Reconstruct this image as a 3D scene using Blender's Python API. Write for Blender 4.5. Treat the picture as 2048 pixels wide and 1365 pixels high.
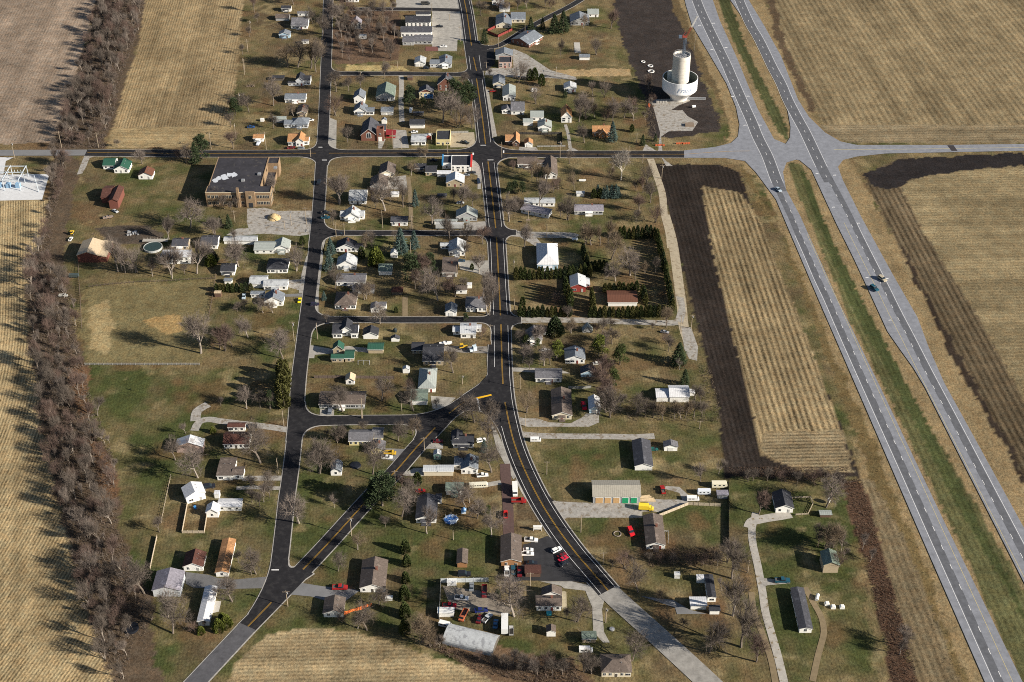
import bpy, bmesh, math, random
import numpy as np
from mathutils import Vector, Matrix
from mathutils.geometry import tessellate_polygon
R = math.radians
random.seed(7); rng = np.random.default_rng(7)
for o in list(bpy.data.objects): bpy.data.objects.remove(o)
SC = bpy.context.scene; COL = SC.collection
# ---------------------------------------------------------------- camera
FPX, PITCH, CH = 2844.0, R(36.1), 450.0
cam = bpy.data.objects.new('camera', bpy.data.cameras.new('camera')); COL.objects.link(cam)
cam.location = (0, 0, CH); cam.rotation_euler = (R(90) - PITCH, 0, 0)
cam.data.sensor_width = 36; cam.data.lens = 36 * FPX / 2048; cam.data.clip_start = 1; cam.data.clip_end = 60000
SC.camera = cam
# ---------------------------------------------------------------- light
SUN_EL, SUN_DIR = R(25.0), Vector((67.6, -26.0, 0)).normalized()
w = bpy.data.worlds.new('World'); SC.world = w; w.use_nodes = True
nt = w.node_tree; nt.nodes.clear()
sk = nt.nodes.new('ShaderNodeTexSky'); sk.sky_type = 'NISHITA'; sk.sun_disc = False
sk.sun_elevation = SUN_EL; sk.sun_rotation = math.atan2(SUN_DIR.x, SUN_DIR.y)
bg = nt.nodes.new('ShaderNodeBackground'); bg.inputs[1].default_value = 0.05
ow = nt.nodes.new('ShaderNodeOutputWorld')
nt.links.new(sk.outputs[0], bg.inputs[0]); nt.links.new(bg.outputs[0], ow.inputs[0])
sd = bpy.data.lights.new('sun', 'SUN'); sd.energy = 5.0; sd.angle = R(0.5); sd.color = (1.0, 0.91, 0.77)
sun = bpy.data.objects.new('sun', sd); COL.objects.link(sun)
dv = Vector((SUN_DIR.x * math.cos(SUN_EL), SUN_DIR.y * math.cos(SUN_EL), math.sin(SUN_EL)))
sun.rotation_euler = dv.to_track_quat('Z', 'Y').to_euler(); sun.location = (300, 300, 400)
SC.cycles.use_denoising = False; SC.cycles.filter_width = 1.0
SC.view_settings.view_transform = 'Standard'; SC.view_settings.look = 'None'
SC.view_settings.exposure = 0.84; SC.view_settings.gamma = 1
# ---------------------------------------------------------------- geometry helpers
SP, CP = math.sin(PITCH), math.cos(PITCH)
def P(px, py, z=0.0):
    a = (px - 1024) / FPX; b = -(py - 682.5) / FPX
    dy = CP + b * SP; dz = -SP + b * CP; t = (z - CH) / dz
    return Vector((a * t, dy * t, z))
def PROJ(v):
    y, z = v[1], v[2] - CH
    d = y * CP - z * SP; u = y * SP + z * CP
    return 1024 + FPX * v[0] / d, 682.5 - FPX * u / d
CR = dict(A=(450,0), B=(780,0), C=(1150,0), D=(0,250), E=(380,230), F=(650,230), G=(980,230), I=(100,440), J=(400,430),
 K=(680,430), L=(1000,430), M=(560,630), N=(820,630), O=(1130,630), p=(250,780), Q=(620,820), r=(960,850), S=(1300,900),
 T=(250,1000), U=(600,1050), V=(850,1098), W=(1180,1060), X=(1500,1050), Y=(0,580), a=(0,0), Z=(0,1000))
CS = dict(a=4.0, Z=3.74)
def c(k, x, y):
    s = CS.get(k, 5.1125)
    if k == '0': return x, y
    return CR[k][0] + x / s, CR[k][1] + y / s
def zat(base, py):                       # height above base whose picture row is py
    lo, hi = 0.0, 80.0
    for _ in range(30):
        m = (lo + hi) / 2
        if PROJ((base[0], base[1], m))[1] > py: lo = m
        else: hi = m
    return lo
def tag(o, label=None, cat=None, group=None, kind=None):
    if label: o['label'] = label
    if cat: o['category'] = cat
    if group: o['group'] = group
    if kind: o['kind'] = kind
    return o
def empty(name, loc, rz=0.0, label=None, cat=None, group=None):
    o = bpy.data.objects.new(name, None); COL.objects.link(o); o.empty_display_size = .5
    o.location = loc; o.rotation_euler = (0, 0, rz); return tag(o, label, cat, group)
class MB:
    def __init__(s): s.v = []; s.f = []; s.m = []
    def add(s, vs, fs, mi=0):
        n = len(s.v); s.v += [tuple(q) for q in vs]
        for f in fs: s.f.append(tuple(i + n for i in f)); s.m.append(mi)
    def box(s, x0, x1, y0, y1, z0, z1, mi=0, rz=0, piv=(0, 0)):
        vs = [(x, y, z) for z in (z0, z1) for x, y in ((x0,y0),(x1,y0),(x1,y1),(x0,y1))]
        if rz:
            ca, sa = math.cos(rz), math.sin(rz)
            vs = [(piv[0]+(x-piv[0])*ca-(y-piv[1])*sa, piv[1]+(x-piv[0])*sa+(y-piv[1])*ca, z) for x, y, z in vs]
        s.add(vs, [(3,2,1,0),(4,5,6,7),(0,1,5,4),(1,2,6,5),(2,3,7,6),(3,0,4,7)], mi)
    def prism(s, sec, a0, a1, axis='y', mi=0):       # sec: list of (across, z); extruded along axis
        n = len(sec)
        g = (lambda q, t: (q[0], t, q[1])) if axis == 'y' else (lambda q, t: (t, q[0], q[1]))
        vs = [g(q, a0) for q in sec] + [g(q, a1) for q in sec]
        fs = [tuple(range(n)), tuple(range(2*n-1, n-1, -1))] + [((i+1) % n, i, n+i, n+(i+1) % n) for i in range(n)]
        s.add(vs, fs, mi)
    def tube(s, p, q, r0, r1=None, n=6, mi=0, cap=True):
        p, q = Vector(p), Vector(q); r1 = r0 if r1 is None else r1
        d = (q - p).normalized(); a = d.orthogonal().normalized(); b = d.cross(a)
        vs = [p + (a*math.cos(6.2832*i/n) + b*math.sin(6.2832*i/n))*r0 for i in range(n)]
        vs += [q + (a*math.cos(6.2832*i/n) + b*math.sin(6.2832*i/n))*r1 for i in range(n)]
        fs = [(i, (i+1) % n, n+(i+1) % n, n+i) for i in range(n)]
        if cap: fs += [tuple(range(n-1, -1, -1)), tuple(range(n, 2*n))]
        s.add(vs, fs, mi)
    def lathe(s, prof, n=32, mi=0, closed=False, cx=0, cy=0):
        vs = [(cx+r*math.cos(6.2832*i/n), cy+r*math.sin(6.2832*i/n), z) for r, z in prof for i in range(n)]
        k = len(prof); fs = []
        for j in range(k if closed else k-1):
            for i in range(n):
                fs.append((j*n+i, j*n+(i+1) % n, ((j+1) % k)*n+(i+1) % n, ((j+1) % k)*n+i))
        s.add(vs, fs, mi)
    def mesh(s, name, mats, fix=True):
        me = bpy.data.meshes.new(name); me.from_pydata(s.v, [], s.f)
        for m in (mats if isinstance(mats, (list, tuple)) else [mats]): me.materials.append(m)
        if any(s.m): me.polygons.foreach_set('material_index', s.m)
        if fix:
            bm = bmesh.new(); bm.from_mesh(me); bmesh.ops.recalc_face_normals(bm, faces=bm.faces); bm.to_mesh(me); bm.free()
        return me
    def build(s, name, mats, parent=None, fix=True):
        o = bpy.data.objects.new(name, s.mesh(name, mats, fix)); COL.objects.link(o)
        if parent: o.parent = parent
        return o
def link(name, me, parent=None, loc=(0,0,0), rz=0.0, sc=None):
    o = bpy.data.objects.new(name, me); COL.objects.link(o); o.parent = parent
    o.location = loc; o.rotation_euler = (0, 0, rz)
    if sc: o.scale = sc
    return o
# ---------------------------------------------------------------- materials
MC = {}
def mat(col, rough=.85, var=.18, scale=1.5, kind='plain', metal=0.0, col2=None, thr=.5):
    key = (tuple(col), rough, var, scale, kind, metal, col2, thr)
    if key in MC: return MC[key]
    m = bpy.data.materials.new(kind); m.use_nodes = True; t = m.node_tree; N, L = t.nodes, t.links
    b = N['Principled BSDF']; b.inputs['Roughness'].default_value = rough; b.inputs['Metallic'].default_value = metal
    b.inputs['Specular IOR Level'].default_value = .25
    tc = N.new('ShaderNodeTexCoord'); no = N.new('ShaderNodeTexNoise'); no.inputs['Scale'].default_value = scale
    no.inputs['Detail'].default_value = 6; no.inputs['Roughness'].default_value = .7
    L.new(tc.outputs['Object'], no.inputs['Vector'])
    mr = N.new('ShaderNodeMapRange'); mr.inputs[1].default_value = .3; mr.inputs[2].default_value = .7
    mr.inputs[3].default_value = 1 - var; mr.inputs[4].default_value = 1 + var; L.new(no.outputs[0], mr.inputs[0])
    mul = N.new('ShaderNodeVectorMath'); mul.operation = 'MULTIPLY'; mul.inputs[0].default_value = tuple(col)
    L.new(mr.outputs[0], mul.inputs[1]); out = mul.outputs[0]
    def stripes(vec_axis, freq, amt, out):
        sx = N.new('ShaderNodeSeparateXYZ'); L.new(tc.outputs['Object'], sx.inputs[0])
        mm = N.new('ShaderNodeMath'); mm.operation = 'MULTIPLY'; mm.inputs[1].default_value = freq; L.new(sx.outputs[vec_axis], mm.inputs[0])
        s_ = N.new('ShaderNodeMath'); s_.operation = 'FRACT'; L.new(mm.outputs[0], s_.inputs[0])
        g = N.new('ShaderNodeMath'); g.operation = 'GREATER_THAN'; g.inputs[1].default_value = .82; L.new(s_.outputs[0], g.inputs[0])
        k = N.new('ShaderNodeMapRange'); k.inputs[3].default_value = 1; k.inputs[4].default_value = 1 - amt; L.new(g.outputs[0], k.inputs[0])
        v = N.new('ShaderNodeVectorMath'); v.operation = 'MULTIPLY'; L.new(out, v.inputs[0]); L.new(k.outputs[0], v.inputs[1])
        return v.outputs[0]
    if kind == 'siding': out = stripes(2, 4.0, .22, out)
    if kind == 'brick': out = stripes(2, 6.0, .2, out)
    if kind == 'ribbed_x': out = stripes(0, 1.1, .28, out)
    if kind == 'ribbed_y': out = stripes(1, 1.1, .28, out)
    if kind == 'shingle': out = stripes(1, 2.2, .14, out)
    if col2:
        n2 = N.new('ShaderNodeTexNoise'); n2.inputs['Scale'].default_value = .35; n2.inputs['Detail'].default_value = 5
        n2.inputs['Roughness'].default_value = .65; L.new(tc.outputs['Object'], n2.inputs['Vector'])
        m2 = N.new('ShaderNodeMapRange'); m2.inputs[1].default_value = thr; m2.inputs[2].default_value = thr + .06; L.new(n2.outputs[0], m2.inputs[0])
        mx = N.new('ShaderNodeMix'); mx.data_type = 'RGBA'; L.new(m2.outputs[0], mx.inputs[0]); L.new(out, mx.inputs[6])
        mx.inputs[7].default_value = (*col2, 1); out = mx.outputs[2]
    L.new(out, b.inputs['Base Color'])
    MC[key] = m; return m
WALL = dict(W=(.80,.80,.78), c=(.62,.56,.44), g=(.36,.37,.38), b=(.40,.55,.68), B=(.16,.24,.33), t=(.40,.33,.23), k=(.19,.085,.062), o=(.33,.17,.08),
 y=(.66,.57,.30), p=(.46,.34,.30), r=(.28,.05,.04), d=(.10,.09,.08), l=(.55,.58,.62), n=(.13,.08,.06), e=(.14,.24,.22), x=(.17,.065,.05))
ROOF = dict(k=(.034,.036,.045), d=(.06,.062,.075), m=(.13,.13,.145), l=(.40,.42,.44), b=(.15,.17,.20), n=(.115,.092,.08), r=(.085,.038,.030),
 o=(.36,.19,.09), g=(.025,.085,.06), s=(.15,.19,.16), M=(.48,.50,.53), t=(.50,.40,.28), u=(.13,.058,.038), v=(.22,.21,.25), G=(.29,.32,.31), w=(.60,.61,.64), H=(.33,.31,.265))
def wallm(k): return mat(WALL[k], .8, .08, 1.2, 'brick' if k in 'ko' else 'siding')
def roofm(k, y):
    if k in 'MtGwguH': return mat(ROOF[k], .5 if k == 'M' else .7, .14, .9, 'ribbed_x' if not y else 'ribbed_y')
    if k == 'l': return mat(ROOF[k], .7, .2, .8, 'plain', col2=(.26,.27,.29), thr=.52)
    return mat(ROOF[k], .9, .36, 1.3, 'shingle', col2=tuple(round(v*1.45+.012, 4) for v in ROOF[k]), thr=.57)
GLASS = mat((.03,.035,.045), .15, .2, 2, 'glass'); TRIM = mat((.75,.75,.73), .6, .05, 2, 'trim')
WOOD = mat((.22,.17,.13), .9, .25, 3, 'wood'); CONC = mat((.42,.40,.37), .9, .12, .8, 'concrete'); STEEL = mat((.35,.36,.38), .5, .1, 2, 'steel', .4)
# ---------------------------------------------------------------- ground raster
def vnoise(x, y, s, seed):
    r = np.random.default_rng(seed); T = r.random((256, 256))
    x = x / s + 1000; y = y / s + 1000
    xi = np.floor(x).astype(int); yi = np.floor(y).astype(int); fx = x - xi; fy = y - yi
    fx = fx*fx*(3-2*fx); fy = fy*fy*(3-2*fy)
    g = lambda a, b: T[a % 256, b % 256]
    return (g(xi,yi)*(1-fx)+g(xi+1,yi)*fx)*(1-fy) + (g(xi,yi+1)*(1-fx)+g(xi+1,yi+1)*fx)*fy
def inpoly(X, Y, poly):
    ins = np.zeros(X.shape, bool); n = len(poly)
    for i in range(n):
        x0, y0 = poly[i]; x1, y1 = poly[(i+1) % n]
        if y0 == y1: continue
        cnd = ((y0 > Y) != (y1 > Y)) & (X < (x1-x0)*(Y-y0)/(y1-y0)+x0)
        ins ^= cnd
    return ins
def W2(poly): return [tuple(P(x, y)[:2]) for x, y in poly]
TAN = (.30,.225,.13); SOIL = (.034,.027,.024); VERG = (.29,.215,.12); BRUSH = (.115,.085,.060); GTAN = (.29,.225,.175)
# polygon in picture pixels, colour or greenness, row vanishing x ('E' = rows east-west), row strength, spacing
REG = [
 ([(-200,-40),(600,-40),(600,305),(-200,320)], .35, None, 0, 1),
 ([(150,-40),(305,-40),(285,60),(235,230),(205,300),(90,300),(130,200),(190,40)], BRUSH, None, 0, 1),
 ([(-400,-60),(205,-60),(172,80),(135,210),(108,285),(-400,305)], GTAN, 789, .13, 2.2),
 ([(299,-60),(492,-60),(480,80),(470,180),(462,240),(470,292),(213,297),(225,260),(255,150),(275,100)], TAN, 789, .26, 1.9),
 ([(222,258),(465,252),(470,294),(213,297)], (.33,.25,.14), 'E', .12, 2.4),
 ([(-300,400),(105,400),(90,450),(62,520),(52,600),(62,700),(82,800),(100,900),(118,1000),(165,1180),(240,1400),(-300,1500)], (.38,.29,.165), 60, .36, 1.5),
 ([(105,300),(160,320),(140,430),(120,560),(165,700),(180,850),(235,950),(250,1090),(300,1180),(320,1400),(235,1400),(165,1190),(118,1000),(82,800),(60,700),(50,600),(62,520),(90,450)], BRUSH, None, 0, 1),
 ([(440,1400),(470,1325),(510,1288),(560,1262),(620,1256),(700,1262),(780,1285),(860,1312),(960,1345),(1060,1400)], (.38,.295,.175), 'E', .18, 2.0),
 ([(165,735),(395,735),(590,740),(575,850),(540,1180),(370,1330),(310,1330),(300,1200),(250,1090),(235,940),(185,860)], .72, None, 0, 1),
 ([(168,575),(415,565),(420,700),(395,728),(170,728)], (.20,.165,.085), None, 0, 1),
 ([(178,620),(215,600),(230,650),(215,710),(180,700)], (.36,.28,.15), None, 0, 1),
 ([(285,640),(350,625),(370,660),(330,670)], (.38,.26,.12), None, 0, 1),
 ([(1020,870),(1310,880),(1305,960),(1190,965),(1180,1000),(1105,1005),(1075,930)], .8, None, 0, 1),
 ([(1320,1010),(1440,1010),(1440,1100),(1330,1110)], .85, None, 0, 1),
 ([(1150,1035),(1260,1035),(1275,1100),(1230,1110),(1190,1085)], .8, None, 0, 1),
 ([(1510,990),(1690,980),(1720,1100),(1760,1365),(1560,1365),(1515,1150)], .85, None, 0, 1),
 ([(825,1060),(1000,1060),(1000,1150),(870,1160),(865,1250),(825,1250)], .88, None, 0, 1),
 ([(590,860),(700,960),(640,1060),(590,1120)], .7, None, 0, 1),
 ([(1030,560),(1100,560),(1100,620),(1035,620)], .8, None, 0, 1),
 ([(1220,640),(1360,650),(1400,780),(1270,800)], .6, None, 0, 1),
 ([(640,320),(655,318),(655,375),(635,385)], 1.0, None, 0, 1),
 ([(1250,-40),(1360,-40),(1400,120),(1450,240),(1440,265),(1300,280),(1285,180),(1245,90),(1225,-20)], (.052,.043,.041), None, 0, 1),
 ([(1300,328),(1440,330),(1478,345),(1495,390),(1545,520),(1600,650),(1700,900),(1720,955),(1450,955),(1440,830),(1405,690),(1370,560),(1340,430)], SOIL, 860, .2, 2.6),
 ([(1402,372),(1482,386),(1520,440),(1560,540),(1620,690),(1670,830),(1708,945),(1620,948),(1520,910),(1498,800),(1460,650),(1428,520)], (.25,.19,.11), 870, .46, 3.1),
 ([(1530,865),(1685,862),(1708,945),(1620,948),(1522,912)], (.25,.195,.12), 'E', .30, 2.4),
 # highway corridor verges
 ([(1330,-60),(1395,100),(1440,200),(1462,270),(1440,300),(1600,310),(1700,292),(1640,255),(1600,180),(1555,80),(1510,-60)], VERG, None, 0, 1),
 ([(1440,318),(1478,328),(1545,440),(1600,560),(1700,800),(1720,950),(1850,1400),(2300,1500),(2100,960),(1900,690),(1790,480),(1700,320),(1560,300)], VERG, None, 0, 1),
 ([(1318,-60),(1336,-60),(1400,100),(1440,190),(1466,270),(1452,282),(1425,205),(1380,95)], (.15,.11,.06), None, 0, 1),
 ([(1400,150),(1430,190),(1465,265),(1455,280),(1425,210)], .5, None, 0, 1),
 ([(1478,332),(1512,352),(1560,450),(1640,640),(1700,770),(1830,1075),(1945,1400),(1850,1400),(1740,960),(1690,800),(1560,480)], (.17,.125,.06), None, 0, 1),
 ([(1500,345),(1515,352),(1580,500),(1570,510)], .75, None, 0, 1),
 ([(1722,960),(1745,960),(1800,1060),(1870,1230),(1935,1400),(1840,1400),(1775,1130)], (.20,.155,.095), 800, .2, 3),
 ([(1680,958),(1724,962),(1774,1130),(1842,1400),(1795,1400),(1742,1150),(1690,1010)], (.11,.066,.045), None, 0, 1),
 ([(1415,-60),(1440,-60),(1490,90),(1535,180),(1573,250),(1578,282),(1555,265),(1510,170),(1465,80)], (.088,.095,.042), 789, .12, 3),
 ([(1580,325),(1605,330),(1650,450),(1720,600),(1790,735),(1900,920),(2060,1200),(2200,1500),(2060,1400),(1920,1090),(1820,880),(1700,640),(1610,420),(1578,340)], (.115,.112,.052), 789, .14, 3),
 ([(1600,345),(1612,345),(1655,460),(1730,610),(1815,770),(1925,980),(2048,1215),(2048,1240),(1900,985),(1790,770),(1700,610),(1640,460)], (.072,.084,.034), 789, .12, 3),
 # east fields
 ([(1528,-60),(2700,-60),(2700,287),(1700,286),(1655,262),(1615,190),(1570,90)], (.245,.19,.113), 789, .22, 4.2),
 ([(1520,-60),(1532,-60),(1572,90),(1612,180),(1635,225),(1618,222),(1590,165),(1555,85)], (.12,.085,.055), None, 0, 1),
 ([(1640,250),(2700,252),(2700,287),(1700,286),(1660,270)], (.24,.19,.12), 'E', .14, 3.4),
 ([(1725,350),(1800,318),(2700,308),(2700,1500),(2300,1500),(2048,960),(1905,700),(1820,540)], (.125,.095,.06), 840, .35, 3.4),
 ([(1800,372),(1850,348),(2048,330),(2700,335),(2700,1500),(2420,1500),(2048,800),(1960,640),(1850,470)], (.26,.205,.12), 'E', .12, 3.0),
 ([(1725,350),(1800,318),(2048,306),(2048,330),(1850,350),(1800,374),(1770,380),(1740,368)], (.030,.026,.027), None, 0, 1),
 ([(1792,482),(1800,487),(1925,722),(2085,1010),(2065,990),(1905,715)], (.045,.033,.026), None, 0, 1),
 ([(130,730),(175,735),(185,870),(240,960),(232,1000),(200,990)], (.17,.10,.06), None, 0, 1),
 ([(700,20),(800,20),(800,120),(670,130),(660,60)], (.15,.10,.07), None, 0, 1),
 ([(690,130),(800,132),(820,141),(690,142)], (.42,.33,.16), None, 0, 1),
 ([(1110,139),(1255,139),(1262,153),(1118,153)], (.40,.29,.16), None, 0, 1),
 ([(870,1300),(1010,1290),(1150,1320),(1220,1400),(1060,1400),(960,1345)], (.15,.10,.065), None, 0, 1),
 ([(190,455),(300,450),(330,470),(300,490),(215,485)], (.10,.08,.065), None, 0, 1),
]
def ground():
    xs = np.concatenate([[-30000,-6000,-1500,-800], np.arange(-560, 561, 1.5), [800,1500,6000,30000]])
    ys = np.concatenate([[-30000,-3000,0,200], np.arange(330, 1210, 1.5), [1400,1700,2500,6000,40000]])
    X, Y = np.meshgrid(xs, ys); ny, nx = X.shape
    n1 = vnoise(X,Y,40,1); n2 = vnoise(X,Y,13,2); n3 = vnoise(X,Y,5,3); n4 = vnoise(X,Y,2.4,4)
    XX = X + (vnoise(X,Y,9,5)-.5)*4 + (n4-.5)*2; YY = Y + (vnoise(X,Y,9,6)-.5)*4 + (vnoise(X,Y,2.4,8)-.5)*2
    mixn = (n1*.38+n2*.36+n3*.26-.5)*2.6
    G = np.array([.058,.068,.025]); Bn = np.array([.155,.118,.064]); DK = np.array([.062,.044,.032])
    def lawn(g):
        k = np.clip(g + mixn, 0, 1)[..., None]
        c_ = Bn*(1-k) + G*k
        d = np.clip((vnoise(X,Y,22,9)-.55)*3, 0, 1)[..., None]*.6
        c_ = c_*(1-d*(1-k)) + DK*d*(1-k)
        e = np.clip((vnoise(X,Y,17,19)*.7+vnoise(X,Y,6,20)*.3-.64)*7, 0, 1)[..., None]*.55
        c_ = c_*(1-e) + np.array([.135,.080,.045])*e
        s_ = np.clip((vnoise(X,Y,12,21)*.6+vnoise(X,Y,4,22)*.4-.66)*8, 0, 1)[..., None]*.6
        return c_*(1-s_) + np.array([.24,.19,.105])*s_
    C = lawn(.34); U = (X*.9978 + Y*.0666)/1.5; V = Y.copy(); S = np.full(X.shape, .07)
    for poly, colr, row, st, sp in REG:
        pw = W2(poly); m = inpoly(X + (n4-.5)*1.6, Y + (vnoise(X,Y,3,40)-.5)*1.6, pw) if row else inpoly(XX, YY, pw)
        if isinstance(colr, float): C[m] = lawn(colr*.88-.06)[m]
        else:
            f = (1 + (n2-.5)*.22 + (n3-.5)*.2 + (n1-.5)*.12)[..., None]
            C[m] = (np.array(colr)*f*.80)[m]
        if row == 'E': dx, dy = 1.0, 0.03
        elif row: dx, dy = (row-1024)/3521.0, 1.0
        else: dx, dy = 0.0, 1.0
        l = math.hypot(dx, dy); dx /= l; dy /= l
        pu = X*dy - Y*dx; al = X*dx + Y*dy
        if row: C[m] = (C*(1 + (vnoise(pu, al*.04, 7, 31)-.5)*.34 + (vnoise(pu, al*.012, 3, 32)-.5)*.24 + (vnoise(X, Y, 28, 33)-.5)*.28)[..., None])[m]
        if row == 60: pu = pu + np.clip(640-Y, 0, 400)**2*.0011
        if row: U[m] = (pu/sp)[m]; V[m] = al[m]; S[m] = st
        elif not isinstance(colr, float): S[m] = 0
    for _ in range(0):
        C[1:-1,1:-1] = (C[1:-1,1:-1]*2+C[:-2,1:-1]+C[2:,1:-1]+C[1:-1,:-2]+C[1:-1,2:])/6
    C *= (1+(vnoise(X,Y,3.1,14)-.5)*.22)[..., None]
    me = bpy.data.meshes.new('ground')
    me.vertices.add(nx*ny); co = np.stack([X, Y, np.zeros(X.shape)], -1).reshape(-1)
    me.vertices.foreach_set('co', co.astype(np.float32))
    i = (np.arange(ny-1)[:, None]*nx + np.arange(nx-1)[None]).reshape(-1)
    q = np.stack([i, i+1, i+nx+1, i+nx], -1).reshape(-1)
    me.loops.add(len(q)); me.loops.foreach_set('vertex_index', q.astype(np.int32))
    me.polygons.add(len(q)//4); me.polygons.foreach_set('loop_start', np.arange(0, len(q), 4, dtype=np.int32))
    me.update(calc_edges=True)
    a = me.attributes.new('soilcol', 'FLOAT_COLOR', 'POINT')
    a.data.foreach_set('color', np.concatenate([C, np.ones(X.shape)[..., None]], -1).reshape(-1).astype(np.float32))
    a = me.attributes.new('rows', 'FLOAT_VECTOR', 'POINT')
    a.data.foreach_set('vector', np.stack([U, V, S], -1).reshape(-1).astype(np.float32))
    m = bpy.data.materials.new('ground'); m.use_nodes = True; N, L = m.node_tree.nodes, m.node_tree.links
    b = N['Principled BSDF']; b.inputs['Roughness'].default_value = 1; b.inputs['Specular IOR Level'].default_value = 0.05
    ca = N.new('ShaderNodeAttribute'); ca.attribute_name = 'soilcol'
    ra = N.new('ShaderNodeAttribute'); ra.attribute_name = 'rows'
    sx = N.new('ShaderNodeSeparateXYZ'); L.new(ra.outputs['Vector'], sx.inputs[0])
    tc = N.new('ShaderNodeTexCoord')
    def noise(scale, detail=4, vec=None):
        n = N.new('ShaderNodeTexNoise'); n.inputs['Scale'].default_value = scale; n.inputs['Detail'].default_value = detail
        n.inputs['Roughness'].default_value = .72; L.new(vec or tc.outputs['Object'], n.inputs['Vector']); return n.outputs[0]
    def M(op, a, b=None, c_=None):
        n = N.new('ShaderNodeMath'); n.operation = op
        for i, v in enumerate((a, b, c_)):
            if v is None: continue
            if isinstance(v, (int, float)): n.inputs[i].default_value = v
            else: L.new(v, n.inputs[i])
        return n.outputs[0]
    nd = noise(.5, 3)
    ph = M('ADD', M('MULTIPLY', sx.outputs[0], 6.28318), M('MULTIPLY', nd, 3.0))
    wv = M('SINE', ph)
    cb = N.new('ShaderNodeCombineXYZ'); L.new(M('MULTIPLY', sx.outputs[0], .35), cb.inputs[0]); L.new(M('MULTIPLY', sx.outputs[1], .012), cb.inputs[1])
    stk = M('MULTIPLY', M('SUBTRACT', noise(1.0, 4, cb.outputs[0]), .5), 2.6)
    rowf = M('MULTIPLY', M('ADD', M('MULTIPLY', wv, M('MULTIPLY', noise(.06, 3), 1.9)), M('MULTIPLY', stk, 1.25)), sx.outputs[2])
    fine = M('MULTIPLY', M('SUBTRACT', noise(.75, 8), .5), 2.6)
    mid = M('MULTIPLY', M('SUBTRACT', noise(.11, 6), .5), 1.1)
    f = M('MAXIMUM', M('ADD', M('ADD', M('ADD', rowf, fine), mid), 1.0), .25)
    mu = N.new('ShaderNodeVectorMath'); mu.operation = 'MULTIPLY'; L.new(ca.outputs['Color'], mu.inputs[0]); L.new(f, mu.inputs[1])
    hm = N.new('ShaderNodeMapRange'); hm.inputs[1].default_value = .38; hm.inputs[2].default_value = .62; L.new(noise(.23, 6), hm.inputs[0])
    hx = N.new('ShaderNodeMix'); hx.data_type = 'RGBA'; L.new(hm.outputs[0], hx.inputs[0]); hx.inputs[6].default_value = (1.06,1.0,.93,1); hx.inputs[7].default_value = (.94,1.0,1.03,1)
    m2 = N.new('ShaderNodeVectorMath'); m2.operation = 'MULTIPLY'; L.new(mu.outputs[0], m2.inputs[0]); L.new(hx.outputs[2], m2.inputs[1])
    L.new(m2.outputs[0], b.inputs['Base Color'])
    bp = N.new('ShaderNodeBump'); bp.inputs['Strength'].default_value = .8; bp.inputs['Distance'].default_value = .4
    L.new(noise(1.0, 8), bp.inputs['Height']); L.new(bp.outputs[0], b.inputs['Normal'])
    me.materials.append(m)
    o = bpy.data.objects.new('ground', me); COL.objects.link(o); tag(o, kind='structure')
ground()
# ---------------------------------------------------------------- roads and yards
def sheet(name, poly, z, m, parent=None, kind='structure'):
    pts = [(p.x, p.y, z) for p in (P(x, y) for x, y in poly)]
    tri = tessellate_polygon([[Vector(q) for q in pts]]); fs = []
    for a, b, c_ in tri:
        A, B_, C_ = pts[a], pts[b], pts[c_]
        fs.append((a, b, c_) if (B_[0]-A[0])*(C_[1]-A[1])-(B_[1]-A[1])*(C_[0]-A[0]) > 0 else (a, c_, b))
    me = bpy.data.meshes.new(name); me.from_pydata(pts, [], fs); me.materials.append(m)
    o = bpy.data.objects.new(name, me); COL.objects.link(o); o.parent = parent
    if not parent: tag(o, kind=kind)
    return o
def smooth(pts, n=4):
    if len(pts) < 3: return pts
    out = []
    for i in range(len(pts)-1):
        p0 = pts[max(i-1, 0)]; p1 = pts[i]; p2 = pts[i+1]; p3 = pts[min(i+2, len(pts)-1)]
        for k in range(n):
            t = k/n; out.append(.5*((2*p1)+(p2-p0)*t+(2*p0-5*p1+4*p2-p3)*t*t+(3*p1-p0-3*p2+p3)*t**3))
    out.append(pts[-1]); return out
def world(px): return smooth([P(x, y) for x, y in px])
def ribbon(name, pts, w0, w1, z, m, parent=None, dash=None):
    mb = MB(); n = len(pts); nor = []
    for i in range(n):
        d = (pts[min(i+1, n-1)] - pts[max(i-1, 0)]).normalized(); nor.append(Vector((-d.y, d.x, 0)))
    if dash is None:
        vs = []
        for p, q in zip(pts, nor): a = p + q*w0; b = p + q*w1; vs += [(a.x, a.y, z), (b.x, b.y, z)]
        mb.add(vs, [(2*i, 2*i+1, 2*i+3, 2*i+2) for i in range(n-1)])
    else:
        on, per = dash; acc = 0
        for i in range(n-1):
            L = (pts[i+1]-pts[i]).length; t = -(acc % per)
            while t < L:
                a, b = max(t, 0), min(t+on, L)
                if b > a:
                    pa = pts[i].lerp(pts[i+1], a/L); pb = pts[i].lerp(pts[i+1], b/L); q = nor[i]
                    mb.add([(v.x, v.y, z) for v in (pa+q*w0, pa+q*w1, pb+q*w1, pb+q*w0)], [(0,1,2,3)])
                t += per
            acc += L
    o = mb.build(name, m, parent, fix=False)
    me = o.data; me.update()
    if me.polygons and me.polygons[0].normal.z < 0: me.flip_normals()
    if not parent: tag(o, kind='structure')
    return o
ASPH = mat((.0165,.016,.019), .85, .38, .35, 'asphalt', col2=(.026,.025,.027), thr=.53); OLDA = mat((.17,.172,.18), .9, .14, .12, 'old_asphalt')
HWY = mat((.205,.215,.245), .9, .22, .3, 'highway'); LANE = mat((.105,.11,.125), .9, .25, .35, 'wheel_lane')
KERB = mat((.33,.315,.295), .9, .3, .5, 'kerb'); GRAV = mat((.30,.285,.265), 1, .35, .5, 'gravel', col2=(.20,.17,.135), thr=.54)
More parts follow.
